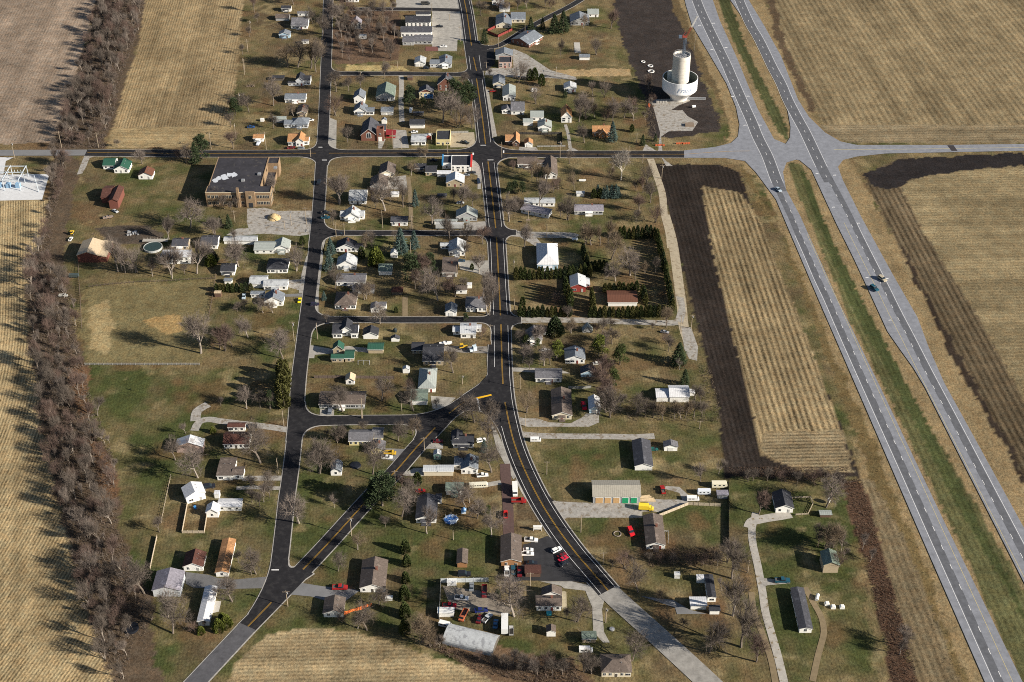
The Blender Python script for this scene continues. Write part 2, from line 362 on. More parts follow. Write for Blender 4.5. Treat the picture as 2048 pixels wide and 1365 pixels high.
OLDC = mat((.31,.295,.27), .95, .3, .35, 'old_concrete'); YEL = mat((.40,.235,.045), .7, .15, 1, 'yellow_paint'); WHT = mat((.72,.72,.72), .7, .12, 1, 'white_paint')
DIRT = mat((.20,.155,.095), 1, .2, .4, 'dirt'); BRK = mat((.095,.06,.055), .9, .25, .8, 'brick_paving'); LOTA = mat((.032,.032,.036), .9, .3, .25, 'lot_asphalt')
kz, az = [.09], [.155]
ROADS = {}
def road(name, px, wd, m=ASPH, kerb=.5, start=None):
    pts = world(px); az[0] += .003; z = az[0]
    o = ribbon(name, pts, -wd/2, wd/2, z, m)
    if kerb: kz[0] += .002; ribbon('kerb', pts, -wd/2-kerb, wd/2+kerb, kz[0], KERB, o)
    ROADS[name] = (o, pts); return o, pts
LS = [(657,-20),(655,60),(652,140),(648,240),(643,328),(639,396),(632,484),(623,557),(612,645),(605,700),(598,757),(591,845),(589,878),(581,946),(573,1003),(567,1059),(559,1125),(549,1170),(540,1200)]
CRD = [(924,-20),(934,29),(943,92),(953,155),(964,232),(971,289),(976,324),(984,390),(992,465),(997,550),(1002,640),(1004,728),(1006,769),(1010,806),(1018,846),(1029,889),(1048,938),(1077,997),(1111,1052),(1150,1105),(1180,1140),(1219,1185)]
DG = [(1004,780),(983,789),(955,796),(928,806),(898,828),(872,855),(832,897),(790,945),(745,990),(657,1087),(606,1141),(544,1205),(492,1258)]
MN = [(172,306),(400,308),(650,307.5),(960,307),(1100,309),(1372,309.5)]
main_o, main_p = road('main_street', MN, 8.8)
left_o, left_p = road('west_street', LS, 7.2)
cen_o, cen_p = road('centre_road', CRD, 10.2, kerb=.55)
diag_o, diag_p = road('diagonal_road', DG, 8.4)
for nm, px, wd in (('side_street', [(655,147.5),(800,148),(948,150)], 5.5), ('side_street', [(700,19),(800,18.5),(930,21)], 5.5),
    ('side_street', [(640,466),(800,467),(990,466),(1019,466)], 5.4), ('side_street', [(618,639),(800,640.5),(1000,640),(1038,641)], 5.4),
    ('side_street', [(594,844),(700,841),(830,840),(885,836)], 7.0),
    ('side_street', [(945,96),(985,95),(1008,87),(1048,62),(1093,37),(1142,12),(1190,-18)], 5.2)):
    road(nm, px, wd)
road('old_road', [(-300,306.5),(0,306.5),(172,306)], 8.0, OLDA, 0)
road('old_road', [(1216,1182),(1240,1205),(1297,1256),(1375,1327),(1440,1388)], 10.0, mat((.26,.25,.235), .95, .3, .3, 'weathered_concrete'), 0)
road('old_road', [(496,1254),(395,1362),(360,1400)], 8.2, mat((.085,.085,.095), .9, .3, .3, 'worn_asphalt'), .6)
# junction pads with chamfered corners
def pad(px, arms, r=11.0):
    c0 = P(*px)
    def mk(rr, ex, z, m, nm, par):
        A_ = []
        for (ax, ay, hw) in arms:
            d = (P(ax, ay)-c0).normalized(); A_.append((math.atan2(d.y, d.x), d, hw+ex))
        A_.sort(key=lambda q: q[0]); pts = []
        for i, (an, d, hw) in enumerate(A_):
            nn = Vector((-d.y, d.x, 0)); pts += [c0 + d*rr - nn*hw]
            p_ = c0 + d*rr + nn*hw; _, d2, h2_ = A_[(i+1) % len(A_)]; n2 = Vector((-d2.y, d2.x, 0)); q_ = c0 + d2*rr - n2*h2_
            den = d.x*d2.y - d.y*d2.x; ct = None
            if abs(den) > .25:
                o1, o2 = c0 + nn*hw, c0 - n2*h2_; w_ = o2 - o1; t_ = (w_.x*d2.y - w_.y*d2.x)/den; ct = o1 + d*t_
                if (ct-c0).length > rr*1.6: ct = None
            if ct is None: pts += [p_]
            else: pts += [p_*(1-k)**2 + ct*2*k*(1-k) + q_*k*k for k in [j/7 for j in range(7)]]
        mb = MB()
        q3 = [(v.x, v.y, z) for v in pts]; fs = []
        for a, b, c_ in tessellate_polygon([[Vector(q) for q in q3]]):
            A, B_, C_ = q3[a], q3[b], q3[c_]
            fs.append((a, b, c_) if (B_[0]-A[0])*(C_[1]-A[1])-(B_[1]-A[1])*(C_[0]-A[0]) > 0 else (a, c_, b))
        mb.add(q3, fs); return mb.build(nm, m, par, fix=False)
    az[0] += .003; kz[0] += .002
    o = mk(r, 0, az[0], ASPH, 'junction', None); tag(o, kind='structure')
    mk(r+.55, .55, kz[0], KERB, 'kerb', o)
pad((645,307.5), [(645,250,3.6),(645,360,3.6),(580,307.5,4.4),(720,307.5,4.4)], 16)
pad((973,307), [(964,240,5.1),(980,360,5.1),(900,307,4.4),(1040,308,4.4)], 22)
pad((652,148), [(649,210,3.6),(653,100,3.6),(700,148,2.8)], 12)
pad((952,149), [(945,100,5.1),(960,200,5.1),(900,149,2.8)], 13)
pad((634,466), [(637,420,3.6),(628,510,3.6),(700,467,2.7)], 15)
pad((992,466), [(987,420,5.1),(995,520,5.1),(930,466,2.7),(1030,466,2.7)], 12)
pad((613,640), [(618,600,3.6),(606,690,3.6),(660,640,2.7)], 15)
pad((1002,640.5), [(999,600,5.1),(1003,690,5.1),(940,640,2.7),(1060,641,2.7)], 11)
pad((592,843), [(597,790,3.6),(586,900,3.6),(650,842,3.5)], 15)
pad((872,842), [(830,841,3.5),(846,880,4.2),(920,812,4.2)], 17)
for q_ in ([(978,690),(976,720),(976,751),(957,771),(929,790),(888,822)], [(900,841),(929,823),(945,821),(965,824),(980,833),(994,853),(1006,877)]):
    kz[0] += .002; ribbon('kerb', world(q_), -.6, .6, kz[0], KERB, cen_o)
pad((552,1178), [(562,1110,3.6),(600,1148,4.2),(512,1238,4.2)], 17)
pad((945,97), [(943,60,5.1),(950,140,5.1),(985,95,3.5)], 12)
# widenings of the fresh asphalt
for poly in ([(948,98),(975,100),(988,98),(990,128),(975,142),(952,143)], [(978,690),(976,720),(976,751),(957,771),(929,790),(888,822),(902,839),(929,823),(945,821),(965,824),(980,833),(994,853),(1006,877),(1030,885),(1036,840),(1018,770),(1010,690)],
             [(1075,962),(1090,985),(1108,1003),(1090,1010)]):
    az[0] += .003; sheet('road_widening', poly, az[0], ASPH)
mz = az[0] + .012
def mark(par, pts, off, wd, m=WHT, dash=None, name='lane_marking', a=0.0, b=1.0):
    n = len(pts); q = pts[int(a*(n-1)):int(b*(n-1))+1]
    return ribbon(name, q, off-wd/2, off+wd/2, mz, m, par, dash)
def seg(par, px, off, wd, m, dash=None): ribbon('lane_marking', world(px), off-wd/2, off+wd/2, mz, m, par, dash)
for s_ in (-.28, .28):
    seg(main_o, [(175,306),(400,308),(632,307.5)], s_*.6, .13, YEL); seg(main_o, [(658,307.5),(800,307),(945,306.5)], s_*.6, .13, YEL)
    seg(main_o, [(1006,307.5),(1100,309),(1370,309.5)], s_*.6, .13, YEL)
    for q in ([(926,-10),(934,29),(943,92)], [(947,116),(953,155-12)], [(953,158),(964,232),(971,289)], [(976,324),(984,390),(991.5,457)], [(993,476),(997,550),(1001,632)],
              [(1002,650),(1004,728),(1006,769)], [(1010,806),(1018,846),(1029,889),(1048,938),(1077,997),(1111,1052),(1150,1105),(1180,1140),(1216,1182)]):
        seg(cen_o, q, s_*.72, .17, YEL)
    for q in ([(955,796),(928,806),(898,828)], [(871,856),(832,897),(790,945),(745,990),(657,1087),(606,1140)], [(543,1206),(496,1254)]): seg(diag_o, q, s_*.72, .17, YEL)
for s_ in (-1, 1):
    for q in ([(926,-10),(934,29),(942,86)], [(948,112),(952,140)], [(954,160),(964,232),(970,286)], [(976.5,326),(984,390),(991,455)], [(993.5,478),(997,550),(1001,630)]):
        seg(cen_o, q, 3.75*s_, .17, WHT)
seg(cen_o, [(1002,652),(1004,728),(1006,769),(1010,806),(1018,846),(1029,889),(1048,938),(1077,997),(1111,1052),(1150,1105),(1180,1140),(1216,1182)], 3.75, .18, WHT)
seg(cen_o, [(1002,652),(1003.5,735)], -3.75, .18, WHT)
seg(cen_o, [(1018,852),(1029,889),(1048,938),(1077,997),(1111,1052),(1150,1105),(1180,1140),(1216,1182)], -3.75, .18, WHT)
for par, poly in ((left_o, [(637,295),(645,295),(645,296),(637,296)]), (left_o, [(644,320.6),(654,320.6),(654,321.8),(644,321.8)]), (left_o, [(543,1140),(558,1140),(558,1142),(543,1142)]),
    (cen_o, [(961,291),(972,291),(972,292),(961,292)]), (cen_o, [(975,320.5),(987,320.5),(987,321.5),(975,321.5)]), (main_o, [(945,306.5),(948,306.5),(948,311),(945,311)]), (main_o, [(1006,302),(1008.5,302),(1008.5,307),(1006,307)]),
    (diag_o, [(953,797),(956,797),(961,822),(958.5,822)])):
    sheet('stop_line', poly, mz+.004, WHT, par)
sheet('painted_island', [(953,796),(982,789.5),(984,792),(956,799)], mz+.004, mat((.75,.42,.02), .7, .1, 1, 'orange_paint'), diag_o)
# highway
hz = az[0] + .004
C1 = [(1363,-30),(1372,12),(1384,51),(1421,113),(1453,168),(1472,215),(1479,250),(1476,274),(1462,287),(1430,295),(1368,302),(1368,316.5),(1450,317),(1490,323),(1512,346),(1552,400),(1637,600),(1709,766),(1832,1050),(1985,1400),(2062,1400),(1891,1050),(1756,766),(1675,600),(1600,432),(1572,380),(1566,345),(1573,326),(1600,318),(1600,285),(1577,291),(1548,279),(1515,218),(1474,117),(1440,43),(1415,-30)]
hw = sheet('highway', C1, hz, HWY)
C2 = [(1448,-30),(1460,0),(1503,62),(1546,144),(1573,210),(1581,255),(1580,276),(1570,291),(1560,305),(1575,316),(1600,322),(1623,341),(1673,449),(1708,519),(1743,594),(1775,664),(1800,700),(1826,736),(1850,776),(2060,1190),(2200,1450),(2300,1450),(2066,1090),(1888,766),(1857,695),(1835,636),(1786,551),(1722,434),(1686,362),(1676,335),(1686,321),(1714,314),(1772,308),(2048,302.5),(2700,299),(2700,286),(2048,289),(1889,291),(1714,291),(1681,284),(1650,266),(1618,235),(1596,200),(1562,113),(1530,55),(1497,0),(1485,-30)]
h2 = sheet('highway', C2, hz+.004, HWY)
L1 = [(1384,-25),(1398,14),(1417,56),(1450.5,125),(1464,156),(1488,211),(1503,244),(1516,276),(1535,314),(1551,357),(1567,393),(1585,431),(1602,471),(1621,513),(1640,557),(1662,603),(1683,651),(1705,700),(1728,751),(1774,852),(1821,955),(1868,1060),(1915,1163),(1962,1267),(2022,1400)]
L2 = [(1470,-20),(1484,14),(1501,51),(1519,82),(1544,134),(1562,168),(1575,199),(1593,234),(1612,269),(1643,335),(1673,392),(1692,428),(1711,468),(1743,532),(1766,577),(1789,624),(1814,672),(1850,743),(1900,838),(1950,934),(2000,1030),(2048,1122),(2130,1280),(2220,1450)]
for par, L_ in ((hw, L1), (h2, L2)):
    q = world(L_)
    ribbon('worn_lane', q, -3.4 if par is hw else -.3, .2 if par is hw else 3.4, hz+.008, LANE, par)
    qh = q[:int(len(q)*.42)]
    ribbon('worn_lane', qh, .21 if par is hw else -3.4, 3.4 if par is hw else -.31, hz+.008, LANE, par)
    ribbon('lane_marking', q, -.12, .12, hz+.012, WHT, par, (3.2, 12.2))
    k = int(len(q)*.45)
    for a_, b_ in ((0, int(len(q)*.40)), (int(len(q)*.50), len(q))):
        ribbon('lane_marking', q[a_:b_], -3.9, -3.7, hz+.012, WHT if (par is hw or a_ == 0) else mat((.5,.42,.2), .8, .1, 1, 'worn_yellow'), par)
        ribbon('lane_marking', q[a_:b_], 3.7, 3.9, hz+.012, WHT if (par is h2 or a_ == 0) else mat((.5,.42,.2), .8, .1, 1, 'worn_yellow'), par)
ribbon('lane_marking', world([(1370,309.5),(1450,304),(1500,303)]), -.15, .15, hz+.012, YEL, hw)
ribbon('lane_marking', world([(1668,300),(1800,299.5),(2048,296)]), -.15, .15, hz+.012, mat((.5,.42,.2), .8, .1, 1, 'worn_yellow'), h2)
sheet('asphalt_patch', [(1894,291.5),(1907,291.5),(1915,303),(1903,303)], hz+.014, mat((.04,.035,.04), .9, .1, 1, 'fresh_patch'), h2)
for x, y in ((1399,52),(1427,48),(1424,101),(1452,97),(1465,195),(1496,194),(1490,252),(1520,252),(1634,349),(1669,352),(1667,416),(1717,448),(1734,557),(1774,559),(1780,642)):
    sheet('turn_arrow', [(x-3,y-.9),(x+2,y-1.3),(x+3.4,y),(x+2.2,y+.2),(x+1.4,y-.2),(x-3,y+.2)], hz+.013, WHT, hw if x < 1560 else h2)
# yards, lots, drives (flat sheets)
gz = [.004]
def lot(name, k, pts, m=GRAV):
    gz[0] += .002; sheet(name, [c(k, x, y) for x, y in pts], gz[0], m)
def lane(name, k, pts, wd, m=GRAV):
    gz[0] += .002; ribbon(name, smooth([P(*c(k, x, y)) for x, y in pts]), -wd/2, wd/2, gz[0], m)
lot('gravel_lot', 'B', [(60,-60),(820,-60),(835,60),(740,150),(755,420),(690,410),(685,525),(430,525),(430,110),(60,80)], OLDC)
lot('gravel_lot', 'B', [(985,700),(1260,700),(1260,500),(1400,560),(1640,720),(1900,790),(1910,820),(1640,800),(1200,790),(1180,780),(970,770)])
lot('gravel_lot', 'E', [(585,960),(760,950),(900,985),(1245,980),(1240,1010),(1245,1120),(1100,1150),(700,1150),(600,1160),(580,1100)])
lot('gravel_lane', 'E', [(370,1230),(480,1165),(700,1150),(1240,1120),(1235,1220),(1120,1240),(760,1215),(470,1240)])
lot('gravel_pad', 'D', [(0,510),(505,505),(430,765),(0,775)], mat((.55,.56,.58), 1, .12, .5, 'pale_gravel'))
lot('gravel_lane', 'D', [(-60,330),(140,335),(60,370),(35,500),(-60,520)], mat((.55,.56,.58), 1, .12, .5, 'pale_gravel'))
lot('gravel_lane', 'D', [(865,312),(985,315),(915,340),(885,420),(840,500),(785,510),(820,420)])
lot('gravel_lot', 'C', [(770,1020),(1000,1010),(1130,990),(1180,1035),(1060,1080),(980,1130),(1100,1130),(1150,1190),(1260,1250),(1200,1340),(960,1345),(880,1400),(900,1620),(1000,1700),(930,1700),(850,1540),(870,1360),(810,1130)])
lot('gravel_lot', 'r', [(740,770),(800,785),(1160,800),(1660,800),(1800,790),(2045,770),(2045,850),(1830,880),(1660,890),(1660,950),(900,950),(850,970),(800,900)])
lot('gravel_lane', 'S', [(-20,500),(150,510),(330,510),(300,440),(150,400),(160,370),(300,380),(400,470),(390,540),(90,640),(-20,620)])
lane('gravel_lane', 'N', [(1125,1220),(1400,1240),(2045,1245),(2270,1250),(2500,1240)], 4.2)
lot('gravel_lane', 'N', [(1125,1050),(1180,1060),(1300,1060),(1420,1100),(1640,1110),(1760,1050),(1800,1010),(1930,1020),(1935,1100),(1830,1145),(1200,1145),(1125,1120)])
lane('gravel_lane', 'L', [(110,190),(400,205),(700,210),(780,230)], 6.5)
lot('gravel_lane', 'L', [(350,210),(430,300),(360,320),(200,225)])
lane('gravel_lane', 'L', [(185,1080),(500,1075),(900,1080),(1300,1095),(1650,1105),(1800,1100),(1870,1050)], 5)
lane('gravel_lane', 'L', [(1690,0),(1760,250),(1800,500),(1840,800),(1860,950),(1880,1150),(1950,1365)], 5.5, mat((.36,.31,.23), 1, .2, .4, 'sandy_gravel', col2=(.24,.19,.13), thr=.55))
lot('gravel_patch', 'L', [(1800,830),(1880,850),(1900,1000),(1870,1110),(1790,1080),(1830,950)])
lot('gravel_patch', 'O', [(1190,120),(1290,130),(1360,330),(1350,470),(1270,450),(1220,350)])
lane('gravel_lane', 'G', [(1640,450),(1680,560),(1760,800),(1780,1000),(1830,1200),(1850,1365)], 4.5, mat((.36,.31,.23), 1, .2, .4, 'sandy_gravel', col2=(.24,.19,.13), thr=.55))
lot('driveway', 'G', [(300,330),(470,330),(495,370),(290,370)]); lot('driveway', 'G', [(780,370),(830,330),(910,370)])
lane('gravel_lane', 'G', [(820,340),(800,200),(770,100)], 2.2)
lot('driveway', 'G', [(1590,300),(1700,370),(1560,370)])
lot('pavement', 'E', [(1410,20),(1500,60),(1495,350),(1410,340)], OLDC)
lot('pavement', 'F', [(695,150),(830,160),(860,340),(700,345)], OLDC); lot('pavement', 'F', [(545,250),(620,250),(580,345),(545,345)], OLDC)
lot('pavement', 'F', [(1285,180),(1525,180),(1535,290),(1480,330),(1280,335)], mat((.36,.31,.23), 1, .2, .4, 'sandy_gravel', col2=(.24,.19,.13), thr=.55))
lot('pavement', 'F', [(1495,440),(1590,470),(1595,760),(1560,760),(1560,620),(1500,600)], OLDC)
lane('pavement', 'B', [(975,920),(1000,1080),(1030,1240),(1060,1400)], 4.5, OLDC)
lot('driveway', 'F', [(640,640),(830,620),(840,770),(640,760)]); lot('driveway', 'F', [(1450,1100),(1640,1090),(1645,1190),(1430,1180)])
lane('pavement', 'A', [(1800,770),(1805,900),(1800,1050),(1810,1250)], 3.5, OLDC)
lane('dirt_alley', 'F', [(850,640),(870,800),(880,1100),(885,1190)], 2.6, DIRT); lane('dirt_alley', 'K', [(665,840),(665,1040)], 3, DIRT)
lot('pavement', 'J', [(1085,430),(1105,415),(1050,800),(1010,800),(1040,600)], OLDC); lot('driveway', 'J', [(890,670),(1050,660),(1070,790),(900,740)])
lot('driveway', 'J', [(870,812),(1060,805),(1060,835),(870,840)], OLDA)
lot('pavement', 'J', [(1250,220),(1290,240),(1240,420),(1195,760),(1170,1000),(1210,1010),(1215,780),(1260,420)], OLDC)
lot('driveway', 'M', [(305,310),(360,320),(520,350),(700,320),(760,330),(900,340),(905,390),(700,365),(500,400),(355,410),(350,445),(295,445)], OLDC)
lot('driveway', 'M', [(410,965),(555,965),(550,1058),(405,1052)], OLDC); lot('driveway', 'M', [(1540,830),(1800,850),(1640,990),(1560,960)], OLDC)
lot('driveway', 'N', [(300,320),(785,325),(790,395),(560,390),(300,370)], mat((.22,.2,.18), .9, .2, .5, 'worn_concrete')); lot('driveway', 'N', [(1030,540),(1300,545),(1560,570),(1640,600),(1450,600),(1040,580)], OLDC)
lot('gravel_patch', 'r', [(110,0),(150,20),(200,130),(270,270),(380,520),(340,560),(270,430),(170,250)], OLDC)
lane('gravel_lane', 'r', [(385,560),(470,720),(560,850),(650,990),(680,1060)], 2.5, OLDC)
lane('brick_lane', 'r', [(255,400),(268,600),(285,800),(290,1000),(300,1300),(290,1500)], 5, BRK)
lot('parking_lot', 'V', [(1000,-40),(1080,-60),(1250,-130),(1290,-110),(1400,0),(1480,120),(1650,320),(1700,350),(1500,335),(1000,325),(940,340),(800,330),(830,280),(1010,150)], LOTA)
lot('gravel_lane', 'V', [(1180,335),(1500,335),(1660,370),(1790,480),(1840,500),(1810,620),(1830,850),(1890,960),(1820,960),(1720,850),(1710,600),(1640,430),(1420,405),(1390,380)], OLDC)
lot('gravel_yard', 'V', [(350,400),(560,430),(900,620),(840,690),(600,660),(300,620),(230,520),(180,380)], mat((.22,.19,.155), 1, .3, .4, 'muddy_gravel'))
lane('gravel_lane', 'X', [(60,-120),(20,40),(30,200),(75,400),(100,530),(130,700),(160,900),(230,1150),(290,1365),(350,1620)], 3.4, mat((.36,.34,.31), 1, .2, .4, 'stony_gravel', col2=(.2,.16,.1), thr=.57))
lane('gravel_lane', 'S', [(1440,660),(1330,680),(1200,700),(1100,720),(1040,740),(1010,800)], 5, mat((.36,.34,.31), 1, .2, .4, 'stony_gravel', col2=(.2,.16,.1), thr=.57))
lot('gravel_lane', 'X', [(95,540),(260,560),(410,570),(410,600),(180,620),(110,650)])
lane('dirt_track', 'X', [(560,640),(650,800),(730,950),(755,1100),(720,1250),(690,1365),(640,1600)], 2.6, DIRT)
lane('gravel_lane', 'p', [(1660,410),(1500,385),(1300,360),(1000,325),(860,305),(760,330),(710,420)], 4.2); lane('gravel_lane', 'p', [(720,320),(740,220),(850,150)], 5)
lane('gravel_lane', 'p', [(1610,905),(1400,905),(1200,910)], 3.5); lane('gravel_lane', 'p', [(1600,1010),(1300,1000),(1140,1010)], 2.5)
lot('driveway', 'T', [(620,740),(860,770),(940,800),(1100,820),(1480,785),(1460,905),(1000,915),(700,900),(620,860)], mat((.13,.13,.135), .9, .2, .3, 'worn_drive'))
lot('driveway', 'T', [(1790,850),(2050,890),(2250,900),(2400,930),(2250,1040),(2045,1030),(1900,990),(1680,970)], OLDA)
lot('pavement', 'T', [(890,1030),(985,1040),(960,1145),(880,1165)], CONC)
lot('gravel_patch', 'W', [(520,680),(850,720),(1020,820),(1190,860),(890,865),(870,800),(700,740)], OLDA)
lane('dirt_track', 'W', [(1650,640),(1680,850),(1760,1050),(1810,1200),(1860,1365),(1900,1600)], 2.6, DIRT)
lot('driveway', 'Q', [(760,395),(990,405),(850,525),(740,500)], OLDA); lot('driveway', 'Q', [(1200,340),(1360,350),(1360,400),(1170,400)], OLDC)
lane('pavement', 'r', [(0,630),(100,610),(215,590)], 3, OLDC)
lot('driveway', 'K', [(1200,470),(1520,470),(1520,640),(1400,600),(1230,560)], OLDC)
lot('driveway', 'Q', [(900,680),(1060,600),(1165,600),(1165,680),(1000,680),(930,665)], OLDC)
lot('parking_pad', 'A', [(2050,480),(2180,480),(2180,525),(2050,525)], mat((.16,.07,.06), .9, .2, 1, 'red_concrete'))

# ---------------------------------------------------------------- buildings
ANCH = []           # (position, short phrase) used to describe trees, poles and the like
WM = {}
def window_mesh(tw):
    k = 'wide' if tw else 'std'
    if k not in WM:
        w_, h_ = (1.9, 1.1) if tw else (.95, 1.3)
        mb = MB(); mb.box(-w_/2-.1, w_/2+.1, -.05, .03, -.1, h_+.1, 0); mb.box(-w_/2, w_/2, -.09, -.04, 0, h_, 1)
        mb.box(-.03, .03, -.11, -.05, 0, h_, 0); WM[k] = mb.mesh('window', [TRIM, GLASS])
    return WM[k]
def simple_mesh(k, w_, h_, m, fr=TRIM):
    if k not in WM:
        mb = MB(); mb.box(-w_/2-.1, w_/2+.1, -.05, .03, 0, h_+.1, 1); mb.box(-w_/2, w_/2, -.09, -.04, 0, h_, 0)
        WM[k] = mb.mesh(k, [m, fr])
    return WM[k]
DOORC = [mat((.20,.05,.04), .6, .1, 2, 'paint'), mat((.08,.07,.06), .6, .1, 2, 'paint'), mat((.35,.35,.34), .6, .1, 2, 'paint')]
hrng = random.Random(3)
def depth_for(O, u, v, Wd, h, kind, slope, yt):
    def top(D):
        rise = {'x': slope*D/2, 'h': slope*min(D, Wd)/2, 'g': slope*Wd/2, 'y': slope*Wd/2, 'a': .25*D, 'f': 0, 's': 0, 'S': 0}[kind]
        c0 = O + u*(Wd/2)
        if kind in 'xah': cand = [(c0+v*D, h), (c0+v*(D/2 if kind != 'h' else max(D-Wd/2, D/2)), h+rise)]
        elif kind in 'yg': cand = [(c0+v*D, h+rise)]
        else: cand = [(c0+v*D, h)]
        return min(PROJ((q.x, q.y, z))[1] for q, z in cand)
    lo, hi = 1.5, 70.0
    if top(lo) < yt: return 2.5
    for _ in range(40):
        m = (lo+hi)/2
        if top(m) > yt: lo = m
        else: hi = m
    return lo
def house(short, tail, wk, rk, k, blocks, opt='', cat='house', name='house'):
    # block: (x0, x1, base row, top row, wall height, roof kind, [slope, base row at x1])
    bl = []
    for b in blocks:
        x0, x1, yb, yt, h, kd = b[:6]; sl = b[6] if len(b) > 6 and b[6] else (.42 if kd in 'xyh' else .75 if kd == 'g' else .1)
        y1 = b[7] if len(b) > 7 else yb
        O = P(*c(k, x0, yb)); E = P(*c(k, x1, y1)); u = (E-O); Wd = u.length; u.normalize(); v = Vector((-u.y, u.x, 0))
        D = depth_for(O, u, v, Wd, h, kd, sl, c(k, 0, yt)[1]); bl.append((O, u, v, Wd, D, h, kd, sl))
    O0 = bl[0][0] + bl[0][1]*bl[0][3]/2 + bl[0][2]*bl[0][4]/2
    root = empty(name, O0, 0, (short + ' ' + tail).strip(), cat)
    ANCH.append((O0.copy(), short))
    wb, rb = MB(), MB(); arch = None; wins = []
    metal = rk in 'MtGwguH'; ydir = False
    for bi, (O, u, v, W_, D, h, kd, sl) in enumerate(bl):
        def T(mb_, vs0, O=O, u=u, v=v):
            for i in range(vs0, len(mb_.v)):
                x, y, z = mb_.v[i]; q = O + u*x + v*y - O0; mb_.v[i] = (q.x, q.y, z)
        w0, r0 = len(wb.v), len(rb.v); ov = .4 if W_ > 4 else .15; th = .16
        e = .003*bi
        if kd in 'xyg':
            S_, L_ = (D, W_) if kd == 'x' else (W_, D); ax = 'x' if kd == 'x' else 'y'
            ydir |= (kd != 'x')
            if kd == 'g':
                rise = sl*S_/2; m1 = (S_*.16, h+rise*.62)
                sec = [(0,0),(S_,0),(S_,h),(S_-m1[0],m1[1]),(S_/2,h+rise),(m1[0],m1[1]),(0,h)]
                rs = [(-ov*.5,h-.25),(m1[0],m1[1]),(S_/2,h+rise),(S_-m1[0],m1[1]),(S_+ov*.5,h-.25)]
            else:
                rise = sl*S_/2; sec = [(0,0),(S_,0),(S_,h),(S_/2,h+rise),(0,h)]
                rs = [(-ov,h-ov*sl),(S_/2,h+rise),(S_+ov,h-ov*sl)]
            wb.prism(sec, e, L_-e, ax)
            rb.prism([(a, z+.02) for a, z in rs] + [(a, z+.02+th*1.15) for a, z in reversed(rs)], -ov+e, L_+ov-e, ax)
        elif kd == 'h':
            wb.box(0, W_, 0, D, 0, h); q = min(W_, D)/2+ov; rise = sl*q
            x0_, x1_, y0_, y1_ = -ov, W_+ov, -ov, D+ov; hh = h+.02
            if W_ >= D: r1, r2 = (x0_+q, (y0_+y1_)/2), (x1_-q, (y0_+y1_)/2)
            else: r1, r2 = ((x0_+x1_)/2, y0_+q), ((x0_+x1_)/2, y1_-q)
            vs = [(x0_,y0_,hh),(x1_,y0_,hh),(x1_,y1_,hh),(x0_,y1_,hh),(x0_,y0_,hh+.15),(x1_,y0_,hh+.15),(x1_,y1_,hh+.15),(x0_,y1_,hh+.15),(r1[0],r1[1],hh+.15+rise),(r2[0],r2[1],hh+.15+rise)]
            side = [(0,1,5,4),(1,2,6,5),(2,3,7,6),(3,0,4,7),(3,2,1,0)]
            if W_ >= D: side += [(4,5,9,8),(5,6,9),(6,7,8,9),(7,4,8)]
            else: side += [(4,5,8),(5,6,9,8),(6,7,9),(7,4,8,9)]
            rb.add(vs, side)
        elif kd == 'f':
            wb.box(0, W_, 0, .3, 0, h); wb.box(0, W_, D-.3, D, 0, h); wb.box(0, .3, .3, D-.3, 0, h); wb.box(W_-.3, W_, .3, D-.3, 0, h)
            rb.box(.3, W_-.3, .3, D-.3, h-.65, h-.45)
        elif kd in 'sS':
            lo = h-.8 if kd == 's' else h+.8
            wb.prism([(0,0),(W_,0),(W_,lo-.02),(0,h-.02)], 0, D, 'y')
            rb.prism([(-.2,h),(W_+.3,lo),(W_+.3,lo+.15),(-.2,h+.15)], -.3, D+.3, 'y')
        elif kd == 'a':
            n = 12; arc = [(D/2-D/2*math.cos(math.pi*i/n), h+(D*.25)*math.sin(math.pi*i/n)) for i in range(n+1)]
            wb.prism([(0,0)] + [(D,0)] + arc[::-1], .25, W_-.25, 'x')
            out = [(D/2+(a-D/2)*1.03, (z-h)*1.05+h) for a, z in arc]
            rb.prism([(out[0][0],0)] + out + [(out[-1][0],0)] + arc[::-1], 0, W_, 'x')
        T(wb, w0); T(rb, r0)
        # openings
        if 'n' in opt or (kd == 'a'): continue
        ang = math.atan2(u.y, u.x)
        nf = max(1, int(W_/ (3.0 if 'd' not in opt else 2.2))); lev = [1.0] + ([h-2.1] if h > 4.4 else [])
        gar = 'G' in opt and bi == len(bl)-1
        for li, z in enumerate(lev):
            for i in range(nf):
                x = W_*(i+.5)/nf
                if gar and li == 0:
                    continue
                q = O + u*x - v*.03 - O0
                if bi == 0 and li == 0 and i == nf//2 and nf > 1: wins.append(('door', q, ang, 0)); continue
                wins.append(('window', q, ang, z))
        if gar:
            g = 1 if W_ < 6.5 else 2
            for i in range(g): wins.append(('garage_door', O + u*(W_*(i+.5)/g) - v*.03 - O0, ang, 0))
        nd = max(1, int(D/4.0))
        right = (O0.x < 0)
        for i in range(nd):
            y = D*(i+.5)/nd
            q = O + v*y + (u*(W_+.03) if right else -u*.03) - O0
            if D > 4: wins.append(('window', q, ang + (R(90) if right else R(-90)), 1.0))
